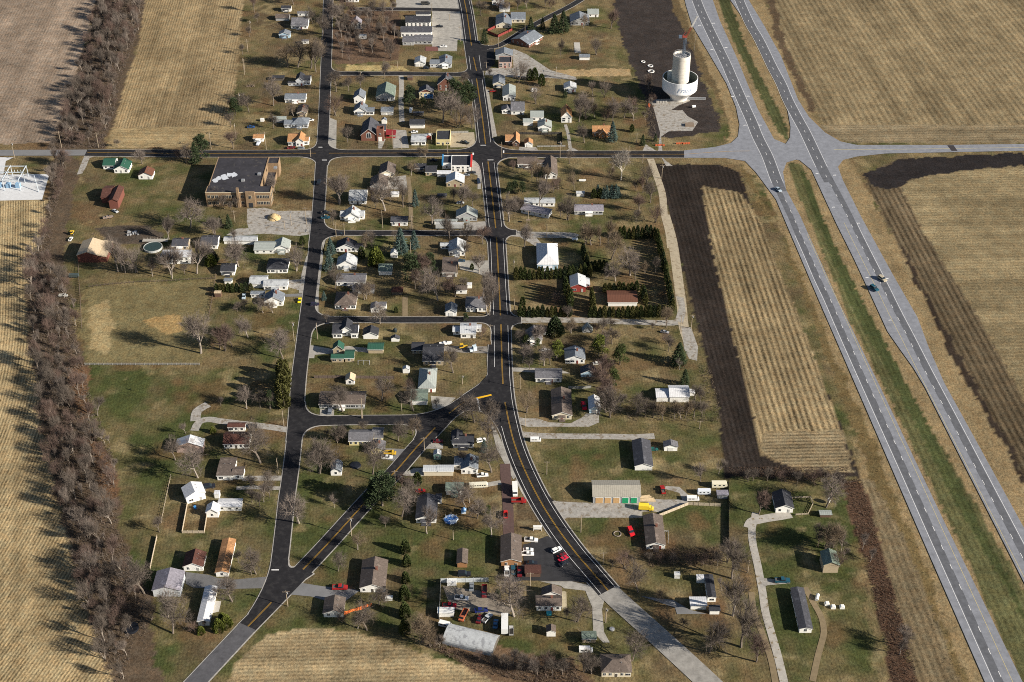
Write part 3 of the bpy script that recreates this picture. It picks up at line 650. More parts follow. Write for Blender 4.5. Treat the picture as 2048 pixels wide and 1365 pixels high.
    if cat in ('house', 'garage', 'mobile home', 'church', 'hall'):
        tb = MB()
        for bi, (O, u, v, W_, D, h, kd, sl) in enumerate(bl):
            if kd not in 'xy': continue
            w0 = len(tb.v); ov = .4 if W_ > 4 else .15
            if kd == 'y':
                for s_ in (0, 1):
                    x0 = -ov if s_ == 0 else W_+ov; z0 = h-ov*sl; x1_ = W_/2; z1 = h+sl*W_/2
                    tb.prism([(x0,z0-.2),(x1_,z1-.2),(x1_,z1+.0),(x0,z0+.0)][::1 if s_ == 0 else -1], -ov-.02, -ov+.10, 'y')
            else: tb.box(-ov, W_+ov, -ov-.07, -ov-.003, h-ov*sl-.16, h-ov*sl+.14)
            for i in range(w0, len(tb.v)):
                x, y, z = tb.v[i]; q = O + u*x + v*y - O0; tb.v[i] = (q.x, q.y, z)
        if tb.v: tb.build('fascia', TRIM, root)
        O, u, v, W_, D, h, kd, sl = bl[0]
        if cat == 'house' and 'n' not in opt and W_ > 6 and h < 4.2 and hrng.random() < .55:
            pw_ = hrng.uniform(2.4, min(5, W_*.5)); px_ = W_*.5 - pw_/2; pp_ = MB(); w0 = 0
            pp_.prism([(-2.0, 2.25), (0, 2.6), (0, 2.72), (-2.15, 2.35)], px_-.2, px_+pw_+.2, 'x')
            for a_ in (px_, px_+pw_-.12): pp_.box(a_, a_+.12, -1.9, -1.78, .2, 2.27)
            pp_.box(px_, px_+pw_, -2.0, -.01, 0, .2)
            for i in range(len(pp_.v)):
                x, y, z = pp_.v[i]; q = O + u*x + v*y - O0; pp_.v[i] = (q.x, q.y, z)
            pp_.build('porch', [roofm(rk, False)] if hrng.random() < .6 else [TRIM], root)
        if cat == 'house' and 'C' not in opt and hrng.random() < .4: opt += 'C'
    wall = wb.build('wall', wallm(wk), root); roof = rb.build('roof', roofm(rk, ydir), root)
    dm = DOORC[hrng.randrange(3)]
    for nm, q, a, z in wins:
        if nm == 'window': me = window_mesh(hrng.random() < .22)
        elif nm == 'door': me = simple_mesh('door' + str(DOORC.index(dm)), .95, 2.05, dm)
        else: me = simple_mesh('garage_door' + ('_w' if wk != 'W' else '_g'), 2.6, 2.15, TRIM if wk != 'W' else mat((.62,.62,.6), .6, .06, 2, 'panel'))
        link(nm, me, root, (q.x, q.y, z), a)
    O, u, v, W_, D, h, kd, sl = bl[0]
    if kd in 'xyh' and W_ > 6 and 'C' in opt:
        mb = MB(); top = h + sl*(D if kd == 'x' else W_)/2
        q = O + u*W_*.62 + v*D*.55 - O0
        mb.box(q.x-.45, q.x+.45, q.y-.45, q.y+.45, h, top+1.0); mb.box(q.x-.52, q.x+.52, q.y-.52, q.y+.52, top+1.0, top+1.15)
        ch = mb.build('chimney', mat(WALL['k'], .9, .2, 2, 'brick'), roof)
    elif kd in 'xyh' and W_ > 6 and 'n' not in opt:
        for t_ in (.35, .7):
            mb = MB(); q = (O + u*W_*t_ + v*D*.62 if kd == 'x' else O + u*W_*.68 + v*D*t_) - O0
            zz = h + sl*((D*.38) if kd == 'x' else W_*.32)
            mb.tube((q.x, q.y, zz-.2), (q.x, q.y, zz+.75), .12, n=8); mb.build('roof_vent', STEEL, roof)
    return root, bl
H = house
H('white gable cottage with black roof','at the far top left by the field','W','k','A',[(580,675,122,60,2.8,'x')])
H('white house behind the dark bare tree','at the top left','W','m','A',[(745,860,170,120,3,'x')])
H('small grey shed with brown roof','left of the long grey roof','g','n','A',[(520,655,215,145,2.4,'x')],'n','shed','shed')
H('long white house with wide grey roof','in the trees at top left','W','m','A',[(680,845,298,182,2.8,'x')])
H('small gable house with blue shaded walls','near the top left trees','b','b','A',[(555,665,392,302,3,'y')])  # blue wall tone is shade put into the colour
H('tiny white cottage','half hidden by bare trees','W','m','A',[(790,855,452,408,2.4,'x')])
H('white two storey house','cut by the top edge of the picture','W','d','A',[(1235,1365,25,-60,4.6,'x')],'d')
H('tall white house in the bare wood','at the top centre','W','v','A',[(1295,1395,300,165,4.8,'y',.9)],'d')
H('low white house under pale branches','in the top centre wood','W','l','A',[(1370,1445,402,350,2.5,'x')])
H('white warehouse with black roof','beside the gravel lot at the top','W','k','B',[(162,415,285,165,4.6,'x'),(268,412,195,120,4.2,'x')],'', 'warehouse','warehouse')
H('long white workshop with slate roof','in front of the black roofed warehouse','W','d','B',[(113,425,380,272,4.2,'x')],'', 'workshop','workshop')
H('low grey annex with two shed roofs','against the front of the slate roofed workshop','g','m','B',[(130,245,466,372,3.0,'x',.12),(247,430,456,362,2.8,'x',.12)],'', 'workshop','workshop')
H('white garage with bright roof slope','beside the narrow side street','W','l','B',[(255,362,683,572,2.9,'y')],'G','garage','garage')
H('white siding house with two gables','beside the white garage, north of the side street','l','b','B',[(500,628,694,557,3.0,'y'),(412,502,692,612,2.8,'x')],'d')
H('brick chapel with painted mural wall','among evergreens by the centre road','k','d','B',[(490,655,930,742,5.0,'y',.9),(300,445,1012,868,5.2,'y',.5)],'C','church','church')
H('tiny brown shed','south of the narrow side street','n','n','B',[(180,232,825,772,2.2,'x')],'n','shed','shed')
H('pale L shaped ranch house','with a red fenced garden by the centre road','c','b','B',[(1085,1240,290,132,2.8,'y'),(1240,1382,235,128,2.8,'x')],'C')
H('white gable house touching the top edge','right of the centre road','W','m','B',[(1045,1165,55,-20,3.6,'y')])
H('grey roofed white garage','just behind the pale ranch house','W','m','B',[(1120,1222,123,30,2.8,'x')],'G','garage','garage')
H('red brick ranch house set at an angle','below the dark conifers at the top','k','b','B',[(1420,1560,492,352,2.7,'x',.35,405)])
H('pink block shop with flat black roof','on the paved corner by the centre road','p','k','B',[(1112,1245,698,575,4.6,'f')],'','shop','shop')
H('grey roofed hall behind the pink shop','on the paved corner','g','b','B',[(1082,1252,612,486,3.4,'y',.35)],'n','hall','hall')
H('small white shed with grey roof','alone on the lawn left of the bare black lot','W','b','B',[(1937,2040,617,556,2.6,'x')],'n','shed','shed')
H('grey hip roofed house under a bare tree','at the top right of town','g','b','B',[(1845,2035,262,118,3.0,'y')])
H('white ended garage with pale green roof','at the top right of town','W','G','C',[(132,240,178,94,2.8,'x')],'','garage','garage')
H('cream gable house with dark left slope','first below the gravel shop yard','c','b','B',[(1055,1172,902,760,3.4,'y')])
H('white gable house with grey roof','second below the gravel shop yard','W','G','B',[(1155,1280,1032,860,3.4,'y')],'d')
H('white house with three small gables','third below the gravel shop yard','W','m','B',[(1240,1372,1174,1042,3.0,'x'),(1145,1245,1166,1072,2.8,'y')])
H('white house with green gable and wing','beside the centre road drive','W','G','B',[(1515,1650,1346,1215,3.4,'y'),(1440,1568,1240,1135,3.2,'x')])
H('white garage with green grey roof','left of the green gabled house','W','G','B',[(1365,1458,1288,1214,2.8,'x')],'n','garage','garage')
H('steep white house with orange roof','among bare trees right of the dirt track','W','o','B',[(1752,1856,1256,1068,4.6,'y',1.1)])
H('small white house with a dark bush','near the tower shadow','W','l','B',[(1782,1902,943,832,3.0,'y')])
H('pale blue house with black gables','on the west street above the grey bungalow','l','k','A',[(728,805,880,737,4.4,'y',.8),(800,872,872,775,3.6,'x'),(650,730,880,835,2.4,'x')],'d')
H('white house with long grey roof','on the left side of the west street','W','b','A',[(615,822,1053,958,2.6,'x')])
H('flat black roofed shed','behind the long grey roofed house','d','k','A',[(488,602,828,776,2.2,'x',.1)],'n','shed','shed')
H('brown gable house behind bare branches','on the west street','t','n','A',[(740,836,1195,1064,3.0,'y')])
H('weathered grey shed','behind the hip roofed cottage','g','G','A',[(497,622,1256,1192,2.6,'x')],'n','shed','shed')
H('pale cottage with blue grey hip roof','on the left of the west street','l','b','A',[(680,848,1312,1208,2.8,'h',.55),(610,684,1310,1228,2.6,'x')],'d')
H('tall white gable house','behind another white gable house','W','b','A',[(1322,1430,1060,907,4.4,'y',.7)])
H('white gable house with a lean wing','north of the brick church','W','b','A',[(1322,1448,1180,1040,3.2,'y',.7),(1446,1523,1180,1100,2.8,'x')],'d')
H('large green grey roofed house','beside the concrete alley','g','s','A',[(1548,1732,1036,840,3.4,'y',.5)])
H('white garage with grey roof','north of the brick church','W','b','A',[(1600,1718,1180,1096,2.8,'x')],'G','garage','garage')
H('tiny white gable shed','just behind the brick church','W','b','A',[(1603,1655,1270,1200,2.8,'y',.7)],'n','shed','shed')
H('low dark roofed carport','beside the alley in tree shadow','d','m','A',[(1925,2030,1186,1145,2.2,'x',.1)],'n','carport','carport')
H('white walled garage with black roof','behind the yellow shop','W','k','F',[(870,1017,138,45,2.8,'x')],'n','garage','garage')
H('white bungalow with low pale roof','between the church and the yellow shop','W','l','F',[(885,1030,312,198,2.8,'x',.25)],'d')
H('yellow shop with flat black roof','on the main street corner lot','y','k','F',[(1135,1280,312,152,4.2,'f')],'','shop','shop')
H('tiny red shed','left of the yellow shop','r','l','F',[(1035,1085,250,188,2.4,'y')],'n','shed','shed')
bar, bb = H('white tavern with flat black roof','and red parapet on the crossroads corner','W','k','F',[(1290,1488,588,412,5.0,'f'),(1200,1292,555,415,4.4,'f')],'','tavern','tavern')
H('beige house with bright metal roof','just below the white tavern','t','M','F',[(1243,1420,738,582,3.2,'y',.5)])
H('low pale roofed annex','behind the bright metal roofed house','g','w','F',[(1150,1285,638,572,2.4,'x',.15)],'n','annex','annex')
H('cream house with brown grey roof','in the block below the church','c','n','F',[(560,712,640,478,2.8,'y',.5)])
H('white garage with brown grey roof','in front of the cream house','W','n','F',[(467,636,767,602,2.8,'y',.5)],'n','garage','garage')
H('dark roofed brick house under a bare tree','opposite the small white bungalow on main street','t','k','F',[(915,1030,585,500,2.8,'x'),(1030,1140,625,520,3.0,'x')])
H('house with frost patched roof','behind the white cottage on the west street','W','l','F',[(250,422,915,768,2.8,'x',.5)])
H('white cottage with gabled porch','at the corner of the west street','W','l','F',[(202,352,1090,928,3.0,'y',.75),(350,402,1070,980,2.4,'x'),(156,204,1075,980,2.4,'x')],'C')
H('white double garage with dark roof','on the second side street','W','d','F',[(678,845,1137,1037,2.8,'x')],'','garage','garage')
H('grey bungalow with pale green roof','beside the centre road above the second side street','g','G','F',[(1345,1555,1088,928,3.2,'y',.55)],'d')
H('long shed with pale green roof','behind the grey trailer','W','G','F',[(1120,1350,1125,1070,2.8,'x',.2)],'n','shed','shed')
H('small dark garden shed','on the lawn left of the centre road','d','d','F',[(1155,1240,855,818,2.0,'x')],'n','shed','shed')
H('small white roofed hut','under bare trees in the block below the church','W','w','F',[(680,755,842,785,2.2,'x')],'n','shed','shed')
H('small orange roofed cottage','north of main street near the school','W','o','E',[(652,752,275,198,2.6,'x')])
H('cross gabled house with orange roof','north of main street by the west street corner','W','o','E',[(1087,1165,325,172,4.2,'y',.8),(1005,1090,318,190,3.2,'x'),(1163,1215,310,225,2.8,'x')],'d')
H('brown cottage with bright orange gable','on the crossroads corner','n','o','G',[(232,300,325,172,3.0,'y',.9),(160,236,308,200,2.8,'x')])
H('white garage with orange roof','beside the brown cottage','W','o','G',[(357,435,332,236,2.8,'y',.6)],'G','garage','garage')
H('white church hall with two brown roofs','on the south side of main street','W','n','G',[(285,478,545,430,3.0,'x'),(565,686,655,418,3.2,'y',.6),(470,570,530,460,2.8,'x')],'')
H('orange brick cottage with steep gable','north of main street among conifers','o','o','G',[(1050,1235,225,112,3.4,'x',.7),(1115,1192,242,150,3.2,'y',1.1)],'C')
H('white mobile home behind a bare tree','right of the centre road','W','l','G',[(355,660,938,852,2.8,'x',.25)],'','mobile home','mobile_home')
H('lavender roofed mobile home set askew','right of the centre road','l','v','G',[(318,595,1005,940,2.8,'x',.3,1062)],'','mobile home','mobile_home')
H('long stone ranch with lavender roof','facing a lawn east of the centre road','g','v','G',[(865,1155,1022,918,2.8,'x')],'Cd')
H('little white caravan shed','behind the stone ranch','W','l','G',[(885,962,836,792,2.4,'x')],'n','shed','shed')
H('pale house with green metal roof','at the west end of main street','W','g','D',[(1172,1318,495,340,3.0,'y',.55),(1060,1175,455,340,2.8,'x')],'')
H('white shed with rusty roof','left of the brick school','W','u','D',[(1420,1560,558,425,2.8,'y',.5)],'','shed','shed')
H('tall rusty red barn','in the rough yard west of the school','x','r','D',[(1125,1215,858,620,5.5,'y',.5),(1045,1128,800,625,4.0,'x',.3)],'n','barn','barn')
H('big brown pole barn with tan roof','at the edge of the west tree belt','x','t','I',[(292,500,437,187,5.0,'y',.38),(500,585,432,212,4.4,'s')],'n','barn','barn')
H('brown brick house with black roof','behind the big white house in the west','t','d','I',[(1255,1412,310,188,3.0,'x')])
H('big white box shaped house','beside the round pool','W','w','I',[(1150,1435,452,312,5.0,'x',.12)],'')
H('white house with dark roof','beside the gravel lane below the school','W','d','I',[(1545,1712,300,162,2.8,'x')],'')
H('small white cottage with black roof','at the end of the hedge lane','W','k','I',[(1752,1888,568,446,2.8,'x')],'')
H('tiny white garden shed','above the clipped hedge row','W','b','I',[(1787,1860,655,608,2.2,'x')],'n','shed','shed')
H('long garage with pale right half','on the gravel lane below the school','W','l','J',[(368,580,303,218,2.8,'x',.25),(250,370,300,222,2.6,'x',.25)],'n','garage','garage')
H('white ranch with pale green roof','left of the west street below the school','W','G','J',[(760,912,388,232,3.2,'y',.5),(560,762,397,272,2.8,'x')],'')
H('white bungalow with black roof','left of the west street above the grey drive','W','k','J',[(688,893,597,450,2.8,'h',.4)],'d')
H('grey roofed garage','right of the clipped hedge row','W','l','J',[(512,680,745,624,2.8,'x',.4)],'G','garage','garage')
H('white house with pale grey roof','beside the drive off the west street','W','l','J',[(655,892,770,662,2.8,'x',.4)],'')
H('white gable house with slate roof','left of the west street by the yellow car','W','b','J',[(662,850,932,760,3.2,'y',.6),(527,660,850,780,2.6,'x')],'d')
H('yellow roofed wooden stable','at the corner of the bare paddock','n','y' if 0 else 't','J',[(152,216,842,792,2.6,'x',.2)],'n','shed','shed')
H('white house with wide black roof','behind the two blue spruces','W','k','J',[(1398,1590,380,232,2.8,'y',.5),(1588,1660,382,295,2.6,'x')],'d')
H('white gable house with bright slope','below the two blue spruces','W','l','J',[(1405,1598,560,388,3.0,'y',.6)],'d')
H('narrow white shed beside a tall spruce','in the block middle','W','l','J',[(1950,2020,442,338,2.8,'y',.7)],'n','shed','shed')
H('garage with mossy green roof','in the middle of the block','W','s','J',[(1830,1962,617,502,2.8,'x',.5)],'n','garage','garage')
H('long grey roofed house under branches','right of the west street','W','m','J',[(1398,1690,728,602,2.8,'x',.4)],'')
H('grey shed under spreading branches','behind the long grey roofed house','g','m','J',[(1562,1780,805,717,2.6,'x',.3)],'n','shed','shed')
H('white bungalow with dark hip roof','on the third side street corner','W','n','J',[(1382,1592,966,792,2.8,'h',.5)],'d')
H('garage with half white roof','right of the dark hip roofed bungalow','W','m','J',[(1750,1836,1000,890,2.8,'y',.4),(1836,1905,975,892,2.8,'x',.12)],'G','garage','garage')
H('white farmhouse with black cross gable','south of the third side street','W','k','J',[(1450,1548,1240,1058,4.4,'y',.8),(1360,1452,1262,1105,3.2,'x'),(1546,1616,1262,1115,3.2,'x')],'d')
H('white garage with black gable roof','right of the white farmhouse','W','k','J',[(1672,1820,1270,1132,2.8,'y',.5)],'n','garage','garage')
H('small white shed below a black well','south of the third side street','W','d','J',[(1957,2037,1297,1228,2.2,'y',.5)],'n','shed','shed')
H('white house with frosted roof','left of the centre road below the second side street','W','l','K',[(1115,1280,420,235,3.0,'y',.55),(1030,1118,352,287,2.6,'x')],'d')
H('white house with flat brown roof','left of the centre road beside the curved drive','W','n','K',[(1048,1197,635,440,3.0,'x',.08)],'')
H('low brown roofed bungalow','left of the centre road in red brown shrubs','W','n','K',[(1188,1296,808,722,2.8,'x',.3)],'')
H('white garage with slate gable','on the third side street near the centre road','W','b','K',[(1080,1190,1036,892,3.0,'y',.6)],'G','garage','garage')
H('dark hipped house at the junction','of the third side street and centre road','W','m','K',[(1288,1500,992,842,2.8,'h',.45)],'d')
H('white house with bright metal roof','south of the third side street by the centre road','W','M','K',[(1235,1388,1262,1108,3.4,'x',.3),(1158,1237,1230,1140,2.6,'x',.3),(1386,1446,1200,1125,2.4,'x',.15)],'')
H('low rusty pyramid roofed hut','in the block middle above the alley','d','r','K',[(530,638,818,740,2.0,'h',.8)],'n','shed','shed')
H('small white lean hut','beside the brown roofed bungalow','W','w','K',[(1300,1348,752,718,2.2,'x',.15)],'n','shed','shed')
H('tan house with green metal roof','by the west street','t','g','M',[(548,650,420,262,4.6,'y',.9),(530,652,487,400,2.8,'x',.6),(668,756,485,360,2.8,'x')],'')
H('tan garage with green roof','on the long concrete drive','t','g','M',[(905,1056,395,287,2.8,'x',.5)],'n','garage','garage')
H('dark slate house with tan front','beside the boat and yellow lift','t','k','M',[(1465,1668,517,300,3.2,'x',.45),(1352,1468,400,282,2.8,'x')],'')
H('small white shed in shadow','between the slate house and the green grey house','W','l','M',[(1257,1325,598,530,2.4,'y',.5)],'n','shed','shed')
H('ranch with green grey hip roof','beside the angled lawn','W','G','M',[(1418,1590,792,550,2.8,'h',.5)],'')
H('white garage with green grey roof','in front of the hip roofed ranch','W','s','M',[(1337,1505,922,765,2.8,'x',.25)],'n','garage','garage')
H('white playhouse with pink roof','against the brown board fence','W','p' if 0 else 't','M',[(675,762,712,590,2.6,'y',.7)],'','shed','shed')
H('long grey brown ranch','with an attached double garage on the fourth side street','g','n','M',[(405,865,958,785,2.8,'x',.35)],'d')
H('yellow house with grey roofs','in the triangle beside the yellow truck','y','m','Q',[(625,762,455,300,3.0,'y',.5),(402,640,365,207,3.0,'x',.5),(640,745,330,185,3.0,'x')],'d')
H('white house with black L shaped roof','in the fork of the two roads','W','k','Q',[(1465,1672,390,255,3.0,'x',.5),(1450,1552,360,197,3.4,'y',.6)],'d')
H('teal gable shed','left of the white striped house','e','l','Q',[(1266,1340,512,402,3.0,'y',.6)],'','shed','shed')
H('white gable house with blue shaded roof','above the parked white pickup','W','b','Q',[(1548,1714,655,452,3.2,'y',.5),(1476,1560,612,475,2.8,'x')],'d')
H('long garage half cream half metal','beside the diagonal road','c','M','Q',[(1305,1463,675,570,3.0,'x',.15),(1165,1305,675,572,3.0,'x',.1)],'n','garage','garage')
H('white shed house with flat grey roof','left of the old white bus','W','s','Q',[(1393,1562,868,748,2.8,'x',.15)],'')
H('white gambrel barn shed','alone on the lawn beside the west street','W','b','Q',[(215,323,673,512,2.6,'g')],'','shed','barn_shed')
H('long dark roofed house with white gable','on the lawn right of the big pine','W','d','Q',[(1088,1290,1158,858,3.0,'y',.38),(1288,1346,960,860,2.6,'x',.2)],'d')
H('white house with dark double gable','right of the centre road below the hedges','W','m','N',[(1185,1345,300,110,3.2,'y',.8),(1345,1440,205,130,2.4,'s')],'d')
H('collapsed wooden A frame shed','beside the gravel lane','g','G','N',[(1765,1862,182,80,1.2,'y',1.2)],'n','shed','shed')
H('white house with ribbed slate roof','between the two green pines','W','b','N',[(1588,1785,498,318,3.2,'y',.4)],'d')
H('pale blue garage with dark roof','below the ribbed slate roofed house','b','d','N',[(1748,1900,637,508,2.6,'y',.5)],'n','garage','garage')
H('long white house with shadowed left end','behind the telegraph pole east of the junction','W','m','N',[(1285,1548,690,552,2.8,'x',.3)],'')
H('large cream house with purple brown roof','on the looped drive','c','n','N',[(1455,1652,1070,740,3.0,'y',.4)],'')
H('pale blue garage with striped roof','beside the looped drive','b','w','N',[(1832,1940,1008,820,2.8,'y',.6)],'G','garage','garage')
H('blue house with pale pyramid roof','behind the first hedge row','b','w','L',[(383,592,560,296,3.4,'h',.6)],'d')
H('red barn with grey roof','at the gap between the hedges','r','M','L',[(722,875,790,600,3.6,'y',.45),(875,915,745,640,2.8,'s')],'','barn','barn')
H('long rust brown roofed building','enclosed by clipped hedges','W','u','L',[(1105,1400,935,780,2.8,'x',.2)],'n')
H('derelict white barn with silver roof','in brown scrub at the field edge','W','w','O',[(1070,1265,895,725,3.6,'x',.4),(935,1075,890,760,3.0,'x',.2),(1262,1322,830,775,2.6,'s')],'n','barn','barn')
H('long dark grey house with white gable end','beyond the green lawn','W','d','r',[(1583,1760,466,140,3.0,'y',.38)],'n')
H('small white shed with grey gable','right of the dark grey house','W','m','r',[(1882,2016,268,155,2.8,'y',.4)],'G','shed','shed')
H('brown roofed house beside the red car','south of the gravel yard','W','n','r',[(1700,1888,1272,908,3.0,'y',.36)],'')
H('brick meeting hall with brown roof','beside the car park','o','n','r',[(218,418,1449,1110,3.4,'y',.38)],'','hall','hall')
H('white house with black gable roof','at the end of the gravel drive by the highway','W','k','S',[(1282,1458,643,408,3.2,'y',.45)],'')
H('low grey carport','against the tall dark screen fence','g','v','S',[(688,792,500,418,2.4,'x',.08)],'n','carport','carport')
H('green vine covered shed','on the lawn near the highway','t','s','S',[(1765,1918,1258,1015,5.0,'y',.5)],'n','shed','shed')
H('low wooden lean shelter','on the lawn below the black gabled house','n','G','S',[(1738,1850,692,650,1.8,'x',.1)],'n','shelter','shelter')
H('white barn turned at an angle','beside the black car in the south west','W','w','p',[(635,828,1168,944,4.0,'y',.45,1112)],'','barn','barn')
H('white house with long metal wing','in the south west','W','w','p',[(838,958,1305,1145,3.4,'y',.75),(958,1190,1238,1118,2.8,'x',.25)],'')
H('red brown roofed house with white front','behind a great bare tree in the south west','W','r','p',[(1015,1270,600,432,3.0,'x',.5),(1060,1228,425,338,2.8,'x')],'d')
H('pink brown barn with streaked metal roof','beside the gravel yard in the south west','p','w','p',[(532,800,642,465,4.0,'y',.4)],'n','barn','barn')
H('house with flat brown roof','left of the west street in the south','W','n','p',[(948,1105,925,700,3.0,'x',.06),(1105,1210,915,790,2.8,'x',.3)],'')
H('tiny white square shed','behind the long metal wing','W','w','p',[(918,968,1110,1052,2.6,'x',.1)],'n','shed','shed')
H('white garage with dark red roof','left of the orange brown mobile home','W','r','T',[(605,800,728,505,3.0,'y',.5)],'','garage','garage')
H('long mobile home with orange brown roof','in the south west','W','o','T',[(935,1060,786,395,2.8,'y',.3)],'','mobile home','mobile_home')
H('grey metal barn with faded roof','at the south west tree line','l','v','T',[(295,570,990,700,4.0,'y',.35)],'n','barn','barn')
H('mobile home with rust striped roof','at the south west end of town','W','w','T',[(752,865,1286,880,2.8,'y',.3)],'','mobile home','mobile_home')
H('large house with brown grey roof','left of the row of six round evergreens','W','n','U',[(618,870,690,330,3.0,'y',.4)],'')
H('garage with plain brown roof','beside the orange tarpaulin','W','n','U',[(245,445,945,722,2.8,'y',.4)],'','garage','garage')
H('little orange log cabin','on the striped lawn','o','n','U',[(1610,1708,437,242,2.8,'y',.4)],'n','cabin','cabin')
H('long arched metal shed','along the south edge of the scrap yard','d','l','V',[(178,690,975,835,1.6,'a',.1,1100)],'n','shed','arched_shed')
H('white house with green grey double roof','south of the car park drive','W','n','V',[(1140,1392,632,480,3.0,'x',.5),(1200,1392,520,368,3.2,'y',.5)],'d')
H('white garage with half dark roof','below the double roofed house','W','n','V',[(1243,1335,897,770,2.8,'y',.5)],'n','garage','garage')
H('small brown block garage','beside the gravel lane in the south','t','s','V',[(1610,1745,962,848,2.8,'x',.3)],'','garage','garage')
H('wide hipped house at the bottom edge','south of the white pickup','c','n','V',[(1805,2105,1310,1085,3.0,'h',.45)],'d')
H('open carport with flat brown roof','on the car park','n','r','V',[(1028,1180,290,172,2.6,'x',.04)],'n','carport','carport')
H('black mobile home with white end','in the south east','W','k','W',[(1200,1284,738,455,2.8,'y',.25)],'','mobile home','mobile_home')
H('snowy metal shed with curved roof','in the south east','W','w','W',[(1028,1186,815,692,2.6,'x',.15)],'n','shed','shed')
H('small white shed with black roof','right of the snowy metal shed','W','k','W',[(1222,1320,865,775,2.4,'x',.2)],'n','shed','shed')
H('white annex with blue shaded roof','left of the black mobile home','W','w','W',[(1090,1168,545,460,2.6,'x',.08)],'n','annex','annex')
H('long grey mobile home set askew','beside the highway lawn','W','d','X',[(502,626,1105,640,2.8,'y',.28)],'','mobile home','mobile_home')
# ---- school
def school():
    O = P(*c('E', 175, 938)); h = 10.0
    x1 = P(*c('E', 845, 905)).x - O.x
    bk = P(*c('E', 225, 430), h); D = bk.y - O.y
    root = empty('school', O, 0, 'large derelict tan brick school with flat black roof on main street', 'school'); ANCH.append((O + Vector((x1/2, D/2, 0)), 'the brick school'))
    wb, rb = MB(), MB()
    def wing(a, b, y0, y1, hh, sides='fblr'):
        if 'f' in sides: wb.box(a, b, y0, y0+.35, 0, hh)
        if 'b' in sides: wb.box(a, b, y1-.35, y1, 0, hh)
        if 'l' in sides: wb.box(a, a+.35, y0+.35, y1-.35, 0, hh)
        if 'r' in sides: wb.box(b-.35, b, y0+.35, y1-.35, 0, hh)
        rb.box(a+(.35 if 'l' in sides else 0), b-(.35 if 'r' in sides else 0), y0+(.35 if 'f' in sides else 0), y1-(.35 if 'b' in sides else 0), hh-.5, hh-.3)
    f = .18*D
    wing(0, x1, 0, f, h, 'flr'); wing(.6, x1-7, f+.01, D, h, 'blr'); wing(x1-6.99, x1-1.5, f+.01, D-8, h-6.5, 'fr'); wing(x1-6.98, x1, D-7.99, D, h-.2)
    wb.box(.62*x1, .76*x1, -1.2, -.003, 0, h+.8); wb.box(.485*x1, .52*x1, -1.4, -.003, 0, h+3.5)
    brick = mat((.25,.175,.11), .9, .3, 1.0, 'brick'); wb.build('wall', brick, root)
    rb.build('roof', mat((.035,.034,.042), .95, .35, .15, 'tar', col2=(.07,.065,.062), thr=.60), root)
    mb = MB()
    for i, (x, y) in enumerate(((5,D*.40),(8,D*.45),(11,D*.5),(14,D*.49),(4,D*.33),(9,D*.39))):
        n = 11; pts = [(x+2.6*math.cos(6.28*k/n)*(.5+.6*random.random()), y+3.4*math.sin(6.28*k/n)*(.5+.6*random.random()), h-.285+.012*i) for k in range(n)]
        mb.add(pts, [tuple(range(n))])
    mb.build('frost_patch', mat((.50,.53,.58), .9, .3, 1.5, 'frost'), root, fix=False)
    for i in range(3):
        mb = MB(); mb.box(20+i*9, 22+i*9, D*.3+i*8, D*.3+i*8+2.2, h-.4, h+.7); mb.build('roof_vent', STEEL, root)
    s = MB(); s.box(-.1, x1+.1, -.06, .0, h-.35, h+.12); s.build('cornice', mat((.55,.48,.36), .8, .1, 1, 'stone'), root)
    wm = MB(); wm.box(-.95,.95,-.06,.04,-.12,2.1,0); wm.box(-.8,.8,-.1,-.05,0,1.95,1); wm.box(-.05,.05,-.12,-.06,0,1.95,0); wme = wm.mesh('window', [mat((.55,.48,.36), .8, .1, 1, 'stone'), GLASS])
    for z in (1.6, 6.0):
        for a, b, n in ((.02,.2,3),(.25,.45,4),(.53,.60,1),(.78,.98,4)):
            for i in range(n): link('window', wme, root, (x1*(a+(b-a)*(i+.5)/n), -.03, z))
        for i in range(4): link('window', wme, root, (x1+.03, f*(i+.5)/4, z), R(90))
    link('window', wme, root, (.69*x1, -1.24, 6.2)); mb = MB(); mb.box(-1.2,1.2,-.1,.02,0,3.2); mb.build('door', GLASS, root).location = (.69*x1, -1.22, 0)
school()
# ---- brick church with tower
def church():
    r_, bl = house('red brick church with arched window and square tower', 'on the main street corner', 'k', 'd', 'F', [(372,530,266,20,4.6,'y',.85),(500,622,215,95,4.4,'x',.5)], 'n', 'church', 'church')
    O, u, v, W_, D, h, kd, sl = bl[0]; o0 = r_.location
    q = O + u*W_ - o0; mb = MB(); x, y = q.x+.2, q.y-.6
    mb.box(x, x+4.6, y, y+.35, 0, 9); mb.box(x, x+4.6, y+4.4, y+4.75, 0, 9); mb.box(x, x+.35, y+.35, y+4.4, 0, 9); mb.box(x+4.25, x+4.6, y+.35, y+4.4, 0, 9); mb.box(x+.35, x+4.25, y+.35, y+4.4, 7.4, 7.8)
    tw = mb.build('tower', wallm('k'), r_)
    mb = MB(); mb.box(x+1, x+3.4, y-.09, y-.01, 0, 3.2); mb.build('door', mat((.8,.78,.75), .6, .05, 1, 'paint'), r_)
    link('window', window_mesh(False), tw, (x+2.3, y-.03, 4.6))
    mb = MB(); q = O + u*W_/2 - v*.03 - o0; n = 10
    arc = [(-1.6,0),(1.6,0)] + [(1.6*math.cos(math.pi*i/n), 2.6+1.6*math.sin(math.pi*i/n)) for i in range(n+1)]
    mb.prism([(a+q.x, z+2) for a, z in arc], q.y-.08, q.y, 'y', 0)
    arc2 = [(a*.8+q.x, z*.85+2.3) for a, z in arc]; mb.prism(arc2, q.y-.14, q.y-.08, 'y', 1)
    mb.box(q.x-.08, q.x+.08, q.y-.18, q.y-.14, 2.2, 6); mb.build('arched_window', [TRIM, GLASS], r_)
church()
